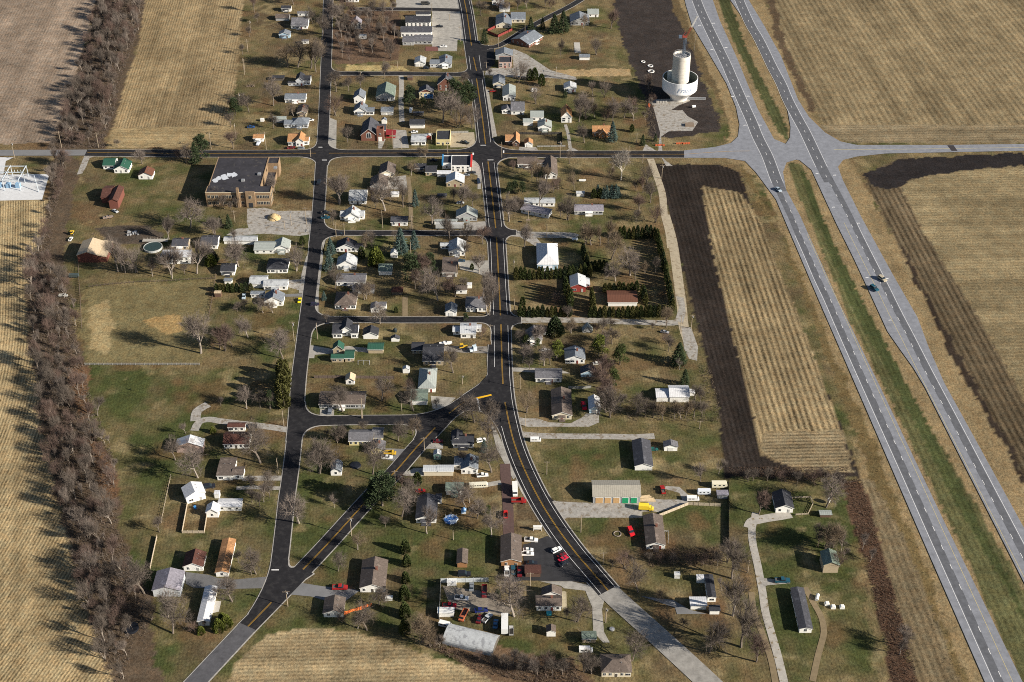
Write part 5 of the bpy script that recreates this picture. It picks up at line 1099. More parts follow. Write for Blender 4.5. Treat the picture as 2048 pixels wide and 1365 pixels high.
VH = [
 ('silver blue car driving on the near carriageway above the strip field','car','car',(.35,.42,.5),'0',1556,382,-64,.3,1.2),
 ('tan car driving on the far carriageway beside the lane arrow','car','suv',(.42,.37,.28),'0',1764,561,-60,.3,1.2),
 ('dark teal car on the shoulder edge of the far carriageway','car','suv',TL_,'0',1748,580,-60,.3,1.2),
 ('silver junk car beside the rusty red barn','car','car',SL_,'D',1180,890,-40,0,1),
 ('overturned brown boat in the grass below the rusty barn','boat','boat',(.25,.2,.17),'D',1105,955,20,0,1),
 ('yellow tractor beside the pole barn','tractor','tractor',YL_,'I',230,145,80,0,1),
 ('white pickup backed up beside the pole barn','pickup','pickup',WH_,'I',213,205,85,0,.8),
 ('pale blue car on the dirt below the hedge row','car','car',(.45,.55,.62),'J',450,845,-85,0,1.1),
 ('bright yellow car at the kerb of the west street','car','car',(.80,.68,.02),'J',1020,885,-88,.05,1),
 ('dark purple van parked on the west street verge','van','suv',(.03,.025,.05),'J',1175,925,5,.05,1),
 ('black suv driving down the west street beside the school','car','suv',DK_,'E',1318,706,-95,.3,1.1),
 ('upper of two dark pickups parked by the white cottage','pickup','pickup',DK_,'E',1385,1010,0,.05,1),
 ('lower of two dark pickups parked by the white cottage','pickup','pickup',TL_,'E',1388,1060,0,.05,1),
 ('dark blue car on the lawn left of the hip roofed cottage','car','car',BL_,'E',625,132,0,0,1.1),
 ('white car beside the hip roofed cottage','car','car',WH_,'E',1230,62,0,0,1.1),
 ('white and blue boat in front of the small orange roofed cottage','boat','boat',(.7,.74,.82),'E',703,300,80,0,1),
 ('dark maroon pickup in front of the orange cross gabled house','pickup','pickup',MR_,'E',1035,345,10,0,.95),
 ('dark grey suv on main street in front of the orange house','car','suv',GY_,'E',1138,350,0,0,.95),
 ('dark pickup parked on the concrete lot by the white workshop','pickup','pickup',DK_,'B',505,280,0,.02,1),
 ('white pickup on the lot below the low grey annex','pickup','pickup',WH_,'B',548,487,0,.02,1),
 ('dark suv between the two white garages on the side street','car','suv',DK_,'B',372,706,0,.02,1),
 ('dark flatbed loaded trailer at the top of the concrete lot','trailer','stake',(.05,.05,.05),'B',365,50,0,.02,1.2),
 ('red car beside the cream gable house','car','car',RD_,'B',1055,942,0,0,1),
 ('white car behind the white bungalow on main street','car','car',WH_,'F',915,182,10,0,1),
 ('black wrecked pickup on the sandy corner lot','pickup','pickup',(.04,.045,.045),'F',1430,295,-20,.02,1.1),
 ('black car in front of the tavern','car','car',DK_,'F',1505,598,5,.02,1),
 ('dark grey car beside the bright metal roofed house','car','car',GY_,'F',1445,623,0,.02,1),
 ('dark blue pickup facing the centre road','pickup','suv',(.02,.03,.06),'F',1570,690,-80,.05,1),
 ('dark car behind the dark roofed brick house','car','car',DK_,'F',1110,472,0,0,1.1),
 ('black suv at the kerb of the second side street','car','suv',DK_,'F',158,1230,0,.1,1),
 ('white car on the grass below the bare trees by the centre road','car','car',(.6,.62,.64),'F',1385,908,0,0,1),
 ('dark car in front of the big white box house','car','car',GY_,'I',1390,447,0,0,1),
 ('dark blue car beside the flat brown roofed house','car','car',(.03,.06,.10),'K',1240,478,0,.02,1),
 ('white boat beside the dark hipped house','boat','boat',WH_,'K',1432,972,0,0,1),
 ('grey car in front of the long grey brown ranch','car','suv',(.16,.18,.22),'M',512,995,90,.02,1),
 ('white boat on the drive below the metal roofed house','boat','boat',WH_,'M',1692,305,10,0,1.1),
 ('yellow lift machine on the concrete drive','lift','tractor',YL_,'M',1875,345,10,.02,1.2),
 ('pale blue truck tractor on the concrete drive by the centre road','truck','semi',(.55,.65,.72),'N',675,370,200,.02,1.1),
 ('white car under the yellow green pine','car','car',WH_,'N',1392,372,-10,0,1),
 ('white car behind the ribbed slate roofed house','car','car',(.65,.66,.62),'N',1915,505,10,0,1),
 ('bright red car beside the striped roof garage','car','suv',(.6,.01,.03),'N',1777,945,-80,0,1.1),
 ('white passenger van parked on the green lawn','van','van',WH_,'N',1285,1290,0,0,1),
 ('bright yellow tow truck beside the yellow house','truck','stake',YL_,'Q',820,455,0,.02,1),
 ('white pickup below the yellow tow truck','pickup','pickup',WH_,'Q',788,497,0,.02,1),
 ('red car in the shade left of the black roofed fork house','car','car',MR_,'Q',1310,330,0,.02,1),
 ('white car right of the black roofed fork house','car','suv',WH_,'Q',1752,322,20,0,1),
 ('white pickup on the lawn above the old bus','pickup','pickup',WH_,'Q',1765,680,8,0,1),
 ('red car behind the long dark roofed house','car','car',RD_,'Q',1130,838,10,0,1),
 ('old white and cream bus with frosted roof','bus','bus',(.68,.66,.55),'Q',1722,790,4,0,.85),
 ('tall white box truck parked at the brick lane','truck','boxtruck',(.75,.75,.72),'r',358,690,-88,.05,1.1),
 ('red stake truck below the white box truck','truck','stake',RD_,'r',400,795,0,.02,1.15),
 ('red trailer with silver roof on the brick lane','trailer','stake',(.5,.03,.03),'r',262,930,90,.05,.9),
 ('white pickup loaded with tan crates','pickup','pickup',WH_,'r',525,1190,-5,.02,1.1),
 ('upper white car behind the meeting hall','car','car',WH_,'r',492,1288,0,.02,1),
 ('lower white pickup behind the meeting hall','pickup','pickup',WH_,'r',490,1332,0,.02,1),
 ('white suv at the roadside of the car park','car','suv',WH_,'r',782,1290,35,.02,1),
 ('red pickup on the gravel right of the storage building','pickup','pickup',(.32,.02,.02),'r',1868,675,95,.02,1),
 ('yellow box truck below the storage building','truck','boxtruck',(.85,.62,.05),'r',1700,868,-5,.02,1),
 ('bright red car left of the brown roofed house','car','suv',(.6,.02,.03),'r',1542,1105,-75,0,1.15),
 ('dark red car at the roadside below the white suv','car','car',MR_,'r',838,1345,35,.02,1),
 ('bright red car third along the roadside','car','car',(.5,.02,.05),'V',1412,112,40,.02,1.05),
 ('black car last along the roadside','car','car',DK_,'V',1418,160,35,.02,1.05),
 ('white pickup south of the meeting hall','pickup','pickup',WH_,'V',837,240,90,.02,1.1),
 ('dark teal pickup right of the white pickup at the hall','pickup','pickup',TL_,'V',900,228,90,.02,1),
 ('maroon pickup beside the open carport','pickup','pickup',MR_,'V',968,250,-90,.02,1.05),
 ('black car in the car park above the carport','car','car',DK_,'V',1090,155,0,.02,1.1),
 ('long dark utility trailer on the lawn','trailer','suv',DK_,'V',400,270,0,0,1.2),
 ('red pickup on the grey drive by the large brown house','pickup','pickup',RD_,'U',412,655,0,.02,1.2),
 ('white double cab pickup in the scrap yard','pickup','pickup',WH_,'U',1655,762,-6,.02,1.1),
 ('bright red truck in the scrap yard','truck','pickup',(.55,.02,.03),'U',1530,838,0,.02,1.1),
 ('grey car at the north fence of the scrap yard','car','car',GY_,'U',1755,645,90,.02,1.1),
 ('maroon truck at the east end of the scrap yard','truck','stake',MR_,'U',1885,700,-90,.02,1.1),
 ('orange stake truck in the scrap yard','truck','stake',OR_,'U',1670,945,-110,.02,1.1),
 ('navy blue car in the scrap yard','car','car',(.02,.03,.14),'U',1852,885,8,.02,1.2),
 ('dark maroon car in the scrap yard','car','car',MR_,'U',1835,975,75,.02,1.1),
 ('silver pickup in the scrap yard','pickup','pickup',SL_,'U',1915,965,55,.02,1.05),
 ('bright blue car shaded by the white semi trailer','car','car',LB_,'U',2000,1025,85,.02,1.1),
 ('white van behind the arched shed','van','van',WH_,'U',1490,1038,-18,.02,1.1),
 ('long white semi trailer in the scrap yard','trailer','trailer',(.7,.71,.72),'V',815,805,90,.02,1.15),
 ('small grey wire cage trailer beside the semi trailer','trailer','stake',(.35,.35,.35),'V',882,850,90,.02,.9),
 ('white pickup above the wide hipped house','pickup','van',WH_,'V',1645,1048,0,.02,1.1),
 ('long dark pickup on the gravel spur','pickup','pickup',TL_,'X',330,582,0,.02,1.2),
 ('black car below the flat brown roofed house','car','suv',DK_,'p',862,1000,12,0,1.2),
 ('white camper with tan stripe','camper','camper',(.70,.66,.52),'S',705,380,0,0,1.1),
 ('white and blue truck camper','camper','camper',(.66,.70,.76),'S',550,450,180,0,.95),
 ('white van with dark windows on the gravel','van','van',WH_,'S',438,515,0,.02,1.1),
 ('grey ribbed semi trailer beside the pale green shed','trailer','trailer',(.42,.43,.43),'F',1215,1165,0,0,1.2),
 ('second grey ribbed trailer beside the pale green shed','trailer','trailer',(.42,.43,.43),'F',1345,1165,0,0,1.15),
 ('white cargo trailer beside the alley','trailer','camper',(.62,.66,.7),'A',1900,1145,88,0,.8),
 ('long dark green farm trailer below the pole barn','trailer','trailer',(.06,.08,.08),'I',248,590,0,0,.7),
 ('wooden hay wagon left of the bare paddock','wagon','stake',(.4,.4,.38),'I',140,785,5,0,.8),
 ('junk car by the gravel lane','car','car',(.3,.3,.32),'O',1020,185,-20,0,1),
 ('dark green car on the dirt behind the dark grey house','car','car',(.02,.10,.09),'r',1772,258,0,0,1),
 ('dark grey car on the drive of the red brown roofed house','car','suv',DK_,'p',1300,385,5,0,1),
]
for v_ in VH: vehicle(*v_)
# ---------------------------------------------------------------- small things
def pool():
    t = empty('pool', P(*c('I', 1055, 292)), 0, 'round above ground swimming pool beside the big white house', 'pool')
    mb = MB(); mb.lathe([(5.2,0),(5.2,1.3),(5.5,1.3),(5.5,0)], 32, closed=True); mb.build('rim', mat((.4,.42,.42), .6, .1, 1, 'pool_wall'), t)
    mb = MB(); mb.lathe([(.01,1.05),(5.2,1.05)], 32); mb.build('cover', mat((.03,.05,.05), .4, .2, 1, 'pool_cover'), t, fix=False)
    mb = MB(); mb.box(-7.5,7.5,5.6,8.5,1.1,1.3); [mb.box(a,a+.15,8.3,8.45,0,2.2) for a in range(-7,8,2)]; mb.build('deck', mat((.35,.33,.3), .9, .2, 2, 'deck'), t)
pool()
t = empty('covered_pool', P(*c('Q', 1440, 1125)), 0, 'round pool under a blue and white tarpaulin on the lawn', 'pool')
mb = MB(); mb.lathe([(3.2,0),(3.3,.45),(3.0,.7),(1.6,.35),(.01,.3)], 11); mb.build('tarpaulin', mat((.05,.16,.45), .5, .1, 1, 'tarpaulin', col2=(.68,.76,.85), thr=.5), t)
mb = MB(); [mb.box(3.5*math.cos(a)-.1,3.5*math.cos(a)+.1,3.5*math.sin(a)-.1,3.5*math.sin(a)+.1,0,1.1) for a in [i*.785 for i in range(8)]]; mb.build('frame', TRIM, t)
simple('tarpaulin', 'long twisted orange tarpaulin on the lawn', 'tarpaulin', 'U', 582, 868, lambda m_: m_.add([(x, y*.9+ (x*.43), .25+.2*math.sin(x*2)*(1 if y > 0 else .3)) for x in [i*.6-6 for i in range(21)] for y in (-.9-.3*math.sin(x), 0.1, 1.0)], [(3*i+j, 3*i+3+j, 3*i+4+j, 3*i+1+j) for i in range(20) for j in (0,1)]), mat((.85,.20,.04), .6, .1, 1, 'orange_tarp'))
simple('gravel_pile', 'tan conical gravel pile on the lot below the school', 'gravel pile', 'E', 860, 1055, lambda m_: m_.lathe([(4.2,0),(3.4,.9),(2.2,2.0),(.9,2.7),(.01,2.8)], 18), mat((.45,.34,.18), 1, .3, 1, 'gravel_heap'))
simple('black_tank', 'round black pond liner by the south west belt', 'pond', 'Z', 980, 965, lambda m_: m_.lathe([(3.3,0),(3.3,.8),(3.0,.9),(.01,.5)], 24), mat((.012,.014,.02), .5, .1, 1, 'black_liner'))
simple('black_tank', 'round black cover on the lawn beside the gambrel shed', 'cover', 'Q', 465, 570, lambda m_: m_.lathe([(2.7,0),(2.5,.5),(.01,.7)], 20), mat((.015,.017,.025), .5, .1, 1, 'black_cover'))
simple('garden_well', 'small round black well on the lawn south of the third side street', 'well', 'J', 1995, 1195, lambda m_: (m_.lathe([(1.0,0),(1.1,1.6),(.01,2.6)], 12)), mat((.02,.03,.035), .6, .1, 1, 'well'))
simple('fire_ring', 'round stone flower ring on the lawn by the red car', 'flower bed', 'r', 1405, 1118, lambda m_: m_.lathe([(1.5,0),(1.5,.35),(1.8,.35),(1.8,0)], 18, closed=True), mat((.26,.22,.19), .9, .2, 1, 'stones'))
simple('sign_board', 'white sign board on two posts beside the road bend', 'sign', 'r', 588, 1085, lambda m_: (m_.box(-1.7,1.7,-.12,.12,1.0,2.8), m_.box(-1.9,-1.7,-.15,.15,0,2.9), m_.box(1.7,1.9,-.15,.15,0,2.9), m_.box(-2.0,2.0,-.5,.5,2.9,3.05)), TRIM)
simple('propane_tank', 'white propane tank in the shade of the round bare trees', 'tank', 'L', 765, 262, lambda m_: (m_.tube((-1.8,0,1),(1.8,0,1),.75,n=14), m_.box(-1.2,-.9,-.4,.4,0,.5), m_.box(.9,1.2,-.4,.4,0,.5)), mat((.7,.75,.8), .4, .05, 1, 'tank_paint'))
simple('satellite_dish', 'white satellite dish on the highway side lawn', 'satellite dish', 'S', 1808, 540, lambda m_: (m_.tube((0,0,0),(0,0,1.6),.1,n=6), m_.tube((0,0,1.6),(.9,-.3,2.0),.2,1.3,n=14)), TRIM)
simple('trampoline', 'square metal frame swing set below the green roofed house', 'swing set', 'M', 858, 500, lambda m_: [m_.tube(a, b, .09, n=5) for a, b in (((-3,-1,0),(-3,0,2.2)),((-3,1,0),(-3,0,2.2)),((3,-1,0),(3,0,2.2)),((3,1,0),(3,0,2.2)),((-3,0,2.2),(3,0,2.2)),((0,-1,0),(0,0,2.2)))], STEEL)
simple('garden_table', 'white garden table on the lawn below the large brown house', 'table', 'U', 910, 755, lambda m_: (m_.box(-1.6,1.6,-.8,.8,.8,.95), [m_.box(a-.08,a+.08,b-.08,b+.08,0,.8) for a in (-1.3,1.3) for b in (-.6,.6)], m_.box(-1.6,1.6,-1.5,-1.1,.4,.5), m_.box(-1.6,1.6,1.1,1.5,.4,.5)), TRIM)
simple('brush_pile', 'heap of cut branches on the field edge lawn', 'brush pile', 'A', 262, 890, lambda m_: [m_.tube((random.uniform(-3,3),random.uniform(-1.5,1.5),.1),(random.uniform(-3,3),random.uniform(-1.5,1.5),random.uniform(.5,2)),.1,n=4) for _ in range(40)], WOOD)
simple('scrap_pile', 'heap of mixed scrap in the yard below the tree belt lane', 'scrap', 'D', 1370, 1115, lambda m_: [m_.box(a-.6,a+.6,b-.5,b+.5,0,random.uniform(.4,1.4),0,random.random()*3,(a,b)) for a, b in [(random.uniform(-4,4),random.uniform(-2,2)) for _ in range(14)]], STEEL)
simple('lumber_pile', 'pale timber boards stacked right of the storage building', 'lumber', 'r', 1705, 760, lambda m_: [m_.box(-4,4-.4*i,-1.8+i*.7,-1.3+i*.7,0,.5,0,.1*(i%3)) for i in range(6)], mat((.55,.43,.27), .9, .2, 1, 'fresh_timber'))
for i, (x, y) in enumerate(((785,818),(848,850),(940,850))):
    simple('calf_hutch', ('left','middle','right')[i] + ' small white hutch on the lawn beside the long grey mobile home', 'hutch', 'X', x, y, lambda m_: (m_.prism([(-1,0),(1,0),(1,.9),(.5,1.4),(-.5,1.4),(-1,.9)], -.8, .8, 'y')), TRIM, 'white hutches on the highway lawn')
simple('propane_tank', 'white upright tank behind the long grey mobile home', 'tank', 'X', 685, 755, lambda m_: m_.tube((-.6,-1.6,.9),(.6,1.6,.9),.75,n=12), TRIM)
simple('shed_box', 'small white freezer box in the south east yard', 'box', 'W', 888, 482, lambda m_: (m_.box(-1.2,1.2,-1,1,0,2), m_.box(-1.3,1.3,-1.1,1.1,2,2.2)), TRIM)
simple('container', 'white flat roofed container by the north fence of the scrap yard', 'container', 'U', 1553, 608, lambda m_: (m_.box(-2,2,-1.2,1.2,0,2.3), m_.box(-2.1,2.1,-1.3,1.3,2.3,2.45)), TRIM)
simple('container', 'long ribbed white shed on the west fence of the scrap yard', 'container', 'U', 1493, 915, lambda m_: (m_.box(-3.4,3.4,-1.6,1.6,0,2.4), m_.box(-3.6,3.6,-1.8,1.8,2.4,2.6)), TRIM)
simple('box', 'small white box on the lawn left of the hip roofed cottage', 'box', 'A', 383, 1240, lambda m_: (m_.box(-1.2,1.2,-1,1,0,1.6), m_.box(-1.3,1.3,-1.1,1.1,1.6,1.75)), TRIM)
simple('camper_shell', 'pale boxy shell in the yard below the gravel shop lot', 'shell', 'B', 1475, 935, lambda m_: (m_.box(-2,2,-1.1,1.1,0,1.8), m_.box(-1.6,1.2,-.9,.9,1.8,2.1)), TRIM)
simple('small_boat', 'small white boat on the lawn below the white church hall', 'boat', 'G', 942, 680, lambda m_: m_.prism([(-2,.5),(1.6,.4),(2.4,1.0),(-2,1.0)], -.8, .8, 'y'), TRIM)
simple('garden_arbour', 'dark wooden garden arbour on the lawn below the mobile homes', 'arbour', 'G', 390, 1110, lambda m_: ([m_.box(a-.08,a+.08,b-.08,b+.08,0,2.4) for a in (-1,1) for b in (-.6,.6)], m_.box(-1.3,1.3,-.8,.8,2.4,2.55)), WOOD)
simple('stone_pad', 'long pale concrete slab on the lawn above the small white shed', 'slab', 'B', 1915, 490, lambda m_: m_.box(-2.2,2.2,-9,9,0,.2), CONC)
simple('well_cover', 'round dark well cover on the lawn right of the southern gravel lane', 'cover', 'V', 1912, 826, lambda m_: m_.lathe([(1.1,0),(1.1,.6),(.01,.8)], 14), STEEL)
simple('blue_barrel', 'blue plastic barrel beside the gable of the angled barn', 'barrel', 'T', 718, 88, lambda m_: m_.tube((0,0,0),(0,0,1.3),.7,n=12), mat((.05,.25,.6), .4, .1, 1, 'blue_plastic'))
simple('play_slide', 'blue and white playhouse on the lawn above the covered pool', 'playhouse', 'Q', 1572, 1050, lambda m_: (m_.box(-1,1,-.9,.9,0,1.5), m_.prism([(-1.2,1.5),(1.2,1.5),(0,2.3)], -1.1, 1.1, 'y')), mat((.15,.32,.6), .5, .1, 1, 'playhouse', col2=(.7,.75,.8), thr=.5))
simple('blue_tarp', 'turquoise bin behind the double roofed house', 'bin', 'V', 1268, 672, lambda m_: (m_.box(-1,1,-.7,.7,0,1.3), m_.box(-1.1,1.1,-.8,.8,1.3,1.45)), mat((.05,.35,.42), .5, .1, 1, 'turquoise'))
simple('deck', 'pale wooden deck beside the double roofed house', 'deck', 'V', 1420, 530, lambda m_: (m_.box(-.8,.8,-5,5,0,.5), m_.box(.8,1.2,-5,5,0,.25)), mat((.32,.28,.2), .9, .2, 1, 'deck_pale'))
# ---------------------------------------------------------------- plants
def perp(d, r_):
    a = d.orthogonal().normalized(); a.rotate(Matrix.Rotation(r_.uniform(0, 6.28), 3, d)); return a
TREEP = {}
BARK = [mat((.15,.125,.105), .95, .2, 1, 'bark'), mat((.27,.235,.205), .95, .2, 1, 'bark_pale'), mat((.55,.51,.44), .9, .15, 1, 'bark_white')]
TW = [mat((.120,.100,.086), 1, .25, .5, 'twigs'), mat((.165,.138,.122), 1, .25, .5, 'twigs_pale'), mat((.125,.088,.075), 1, .25, .5, 'twigs_red'), mat((.175,.135,.095), 1, .25, .5, 'twigs_tan'), mat((.30,.27,.24), .9, .2, .5, 'twigs_white')]
def bare_tree(seed, style):
    r_ = random.Random(seed); tm, cm = MB(), MB(); H_ = 10.0
    spread = dict(round=1.0, tall=.55, wide=1.25, multi=.9)[style]; tw = []
    def strip(p, d, L, w_):
        s_ = perp(d, r_)*w_; q = p + d*L; i = len(cm.v)
        cm.v += [tuple(p-s_), tuple(p+s_), tuple(q)]; cm.f.append((i, i+1, i+2)); cm.m.append(0)
    def grow(p, d, L, rad, lev):
        n = 3 if lev < 2 else 2; pts = [p]
        for i in range(n):
            d = (d + perp(d, r_)*r_.uniform(.05,.25) + Vector((0,0,.10))).normalized(); pts.append(pts[-1] + d*L/n)
        for i in range(n):
            a, b = rad*(1-.4*i/n), rad*(1-.4*(i+1)/n)
            (tm if lev < 2 else cm).tube(pts[i], pts[i+1], a, b, n=6 if lev == 0 else 4 if lev < 3 else 3, cap=False)
        if lev >= 4: 
            for _ in range(4): strip(pts[r_.randrange(len(pts))], (d+perp(d,r_)*r_.uniform(.3,1.1)).normalized(), r_.uniform(.5,1.2), .0115)
            strip(pts[-1], d, .9, .012); return
        k = (5, 4, 4, 3)[lev] + (1 if r_.random() < .5 else 0)
        for i in range(k):
            t = r_.uniform(.35, 1.0) if lev else r_.uniform(.55, 1.0)
            j = min(int(t*n), n-1); q = pts[j].lerp(pts[j+1], t*n-j)
            ang = r_.uniform(.45, .95)*spread
            grow(q, (d*math.cos(ang) + perp(d, r_)*math.sin(ang)).normalized(), L*r_.uniform(.55,.8)*(1.0 if lev else .95), rad*.5, lev+1)
        if lev < 3: grow(pts[-1], d, L*.7, rad*.6, lev+1)
    if style == 'multi':
        for i in range(4): grow(Vector((r_.uniform(-.3,.3),r_.uniform(-.3,.3),0)), Vector((r_.uniform(-.45,.45),r_.uniform(-.45,.45),1)).normalized(), 3.6, .13, 1)
    else: grow(Vector((0,0,0)), Vector((r_.uniform(-.1,.1),r_.uniform(-.1,.1),1)).normalized(), 3.4 if style != 'tall' else 4.6, .24, 0)
    zm = sorted(v[2] for v in cm.v)[int(len(cm.v)*.995)]; s_ = H_/zm
    for mb in (tm, cm): mb.v = [(x*s_, y*s_, z*s_) for x, y, z in mb.v]
    return tm, cm
BT = {}
for i, st in enumerate(('round','round','tall','wide','multi','round','tall','wide','multi')):
    tm, cm = bare_tree(11+i*7, st); BT[i] = (tm, cm)
BTM = {}
def bt_mesh(i, bk, tw):
    if (i, bk, tw) not in BTM: BTM[(i,bk,tw)] = (BT[i][0].mesh('trunk', BARK[bk], False), BT[i][1].mesh('crown', TW[tw], False))
    return BTM[(i,bk,tw)]
print('tree verts', [len(BT[i][1].v) for i in BT])
def evergreen(seed, style):
    r_ = random.Random(seed); mb, tb = MB(), MB(); H_ = 10.0
    def leaf(p, d, L, w_):
        s_ = perp(d, r_)*w_; i = len(mb.v); q = p + d*L
        mb.v += [tuple(p-s_), tuple(p+s_), tuple(q+s_*.4), tuple(q-s_*.4)]; mb.f.append((i,i+1,i+2,i+3)); mb.m.append(0)
    if style == 'spruce':
        tb.tube((0,0,0),(0,0,9.6),.16,.03,n=6)
        for k in range(2600):
            t = r_.random()**1.35; z = .5+9.3*t; rm = 2.7*(1-t)**.85*(.85+.3*math.sin(z*5.0)); a = r_.uniform(0,6.283); rr = rm*r_.uniform(.45,1.0)*(1+.18*math.sin(a*5+z))
            p = Vector((rr*math.cos(a), rr*math.sin(a), z)); d = Vector((math.cos(a), math.sin(a), r_.uniform(-.6,.2))).normalized(); leaf(p, d, r_.uniform(.3,.6), .11)
        for k in range(200): z = 9+r_.random(); leaf(Vector((0,0,z)), Vector((r_.uniform(-1,1),r_.uniform(-1,1),1)).normalized(), .3, .06)
    elif style == 'pine':
        tb.tube((0,0,0),(.2,0,8.5),.25,.08,n=6)
        for c_ in range(26):
            z = 2.2+7.2*(c_/26); a = r_.uniform(0,6.28); rr = r_.uniform(.3,1.0)*2.6*(1.15-(z/10.5)**2); cx, cy = rr*math.cos(a), rr*math.sin(a)
            tb.tube((0,0,z-.6),(cx,cy,z),.08,.03,n=4)
            for k in range(120):
                v = Vector((r_.gauss(0,1),r_.gauss(0,1),r_.gauss(0,.6))).normalized()*r_.uniform(.5,1.15); leaf(Vector((cx,cy,z))+Vector((v.x*1.1,v.y*1.1,v.z*.7)), (v+Vector((0,0,.4))).normalized(), .4, .10)
    elif style == 'arbor':
        tb.tube((0,0,0),(0,0,8.5),.12,.03,n=5)
        for k in range(1500):
            t = r_.random(); z = .15+9.6*t; rm = 2.0*(math.sin(math.pi*min(1,(t*.86+.14)))**.55)*(1-t*.35); a = r_.uniform(0,6.283); rr = rm*r_.uniform(.7,1.05)*(1+.12*math.sin(a*4+z*2))
            leaf(Vector((rr*math.cos(a), rr*math.sin(a), z)), Vector((math.cos(a)*.5, math.sin(a)*.5, 1)).normalized(), r_.uniform(.5,.95), .16)
    elif style == 'bush':
        tb.tube((0,0,0),(0,0,4),.2,.05,n=5)
        for k in range(2200):
            v = Vector((r_.gauss(0,1),r_.gauss(0,1),r_.gauss(0,1))).normalized(); v.z = abs(v.z)*1.0+.02
            R_ = 4.6*(1+.09*math.sin(v.x*7)+.09*math.cos(v.y*9))*r_.uniform(.7,1); leaf(Vector((v.x*R_, v.y*R_, v.z*9.6*r_.uniform(.6,1))), (v+Vector((0,0,.5))).normalized(), .9, .28)
    return tb, mb
EG = {k: evergreen(5, k) for k in ('spruce','pine','arbor','bush')}
GRN = dict(dark=mat((.040,.058,.026), .9, .3, .6, 'needles'), green=mat((.068,.088,.028), .9, .3, .6, 'needles_green'), blue=mat((.07,.11,.10), .9, .3, .6, 'needles_blue'),
           yellow=mat((.12,.14,.028), .9, .3, .6, 'needles_yellow'), olive=mat((.105,.105,.034), .9, .35, .5, 'needles_olive'))
EGM = {}
def eg_mesh(st, colr):
    if (st, colr) not in EGM: EGM[(st,colr)] = (EG[st][0].mesh('trunk', BARK[0], False), EG[st][1].mesh('crown', GRN[colr], False))
    return EGM[(st,colr)]
def dirword(a, b):
    dx, dy = b.x-a.x, b.y-a.y
    if abs(dx) > abs(dy)*1.1: return 'right of' if dx > 0 else 'left of'
    return 'behind' if dy > 0 else 'in front of'
PEND = []
def plant(nm, desc, cat, meshes, base, hm, wm=1.0, label=None, group=None):
    t = empty(nm, base, random.uniform(0, 6.28), None, cat, group); s_ = hm/10.0; t.scale = (s_*wm, s_*wm, s_)
    link('trunk', meshes[0], t); link('crown', meshes[1], t)
    if label: t['label'] = label
    else: PEND.append((t, desc))
    return t
def parse(s_):
    out = []
    for blk in s_.strip().split('|'):
        tk = blk.split(); k = tk[0]
        for q in tk[1:]:
            f = q.split(','); out.append((k, float(f[0]), float(f[1]), float(f[2]), f[3] if len(f) > 3 else ''))
    return out
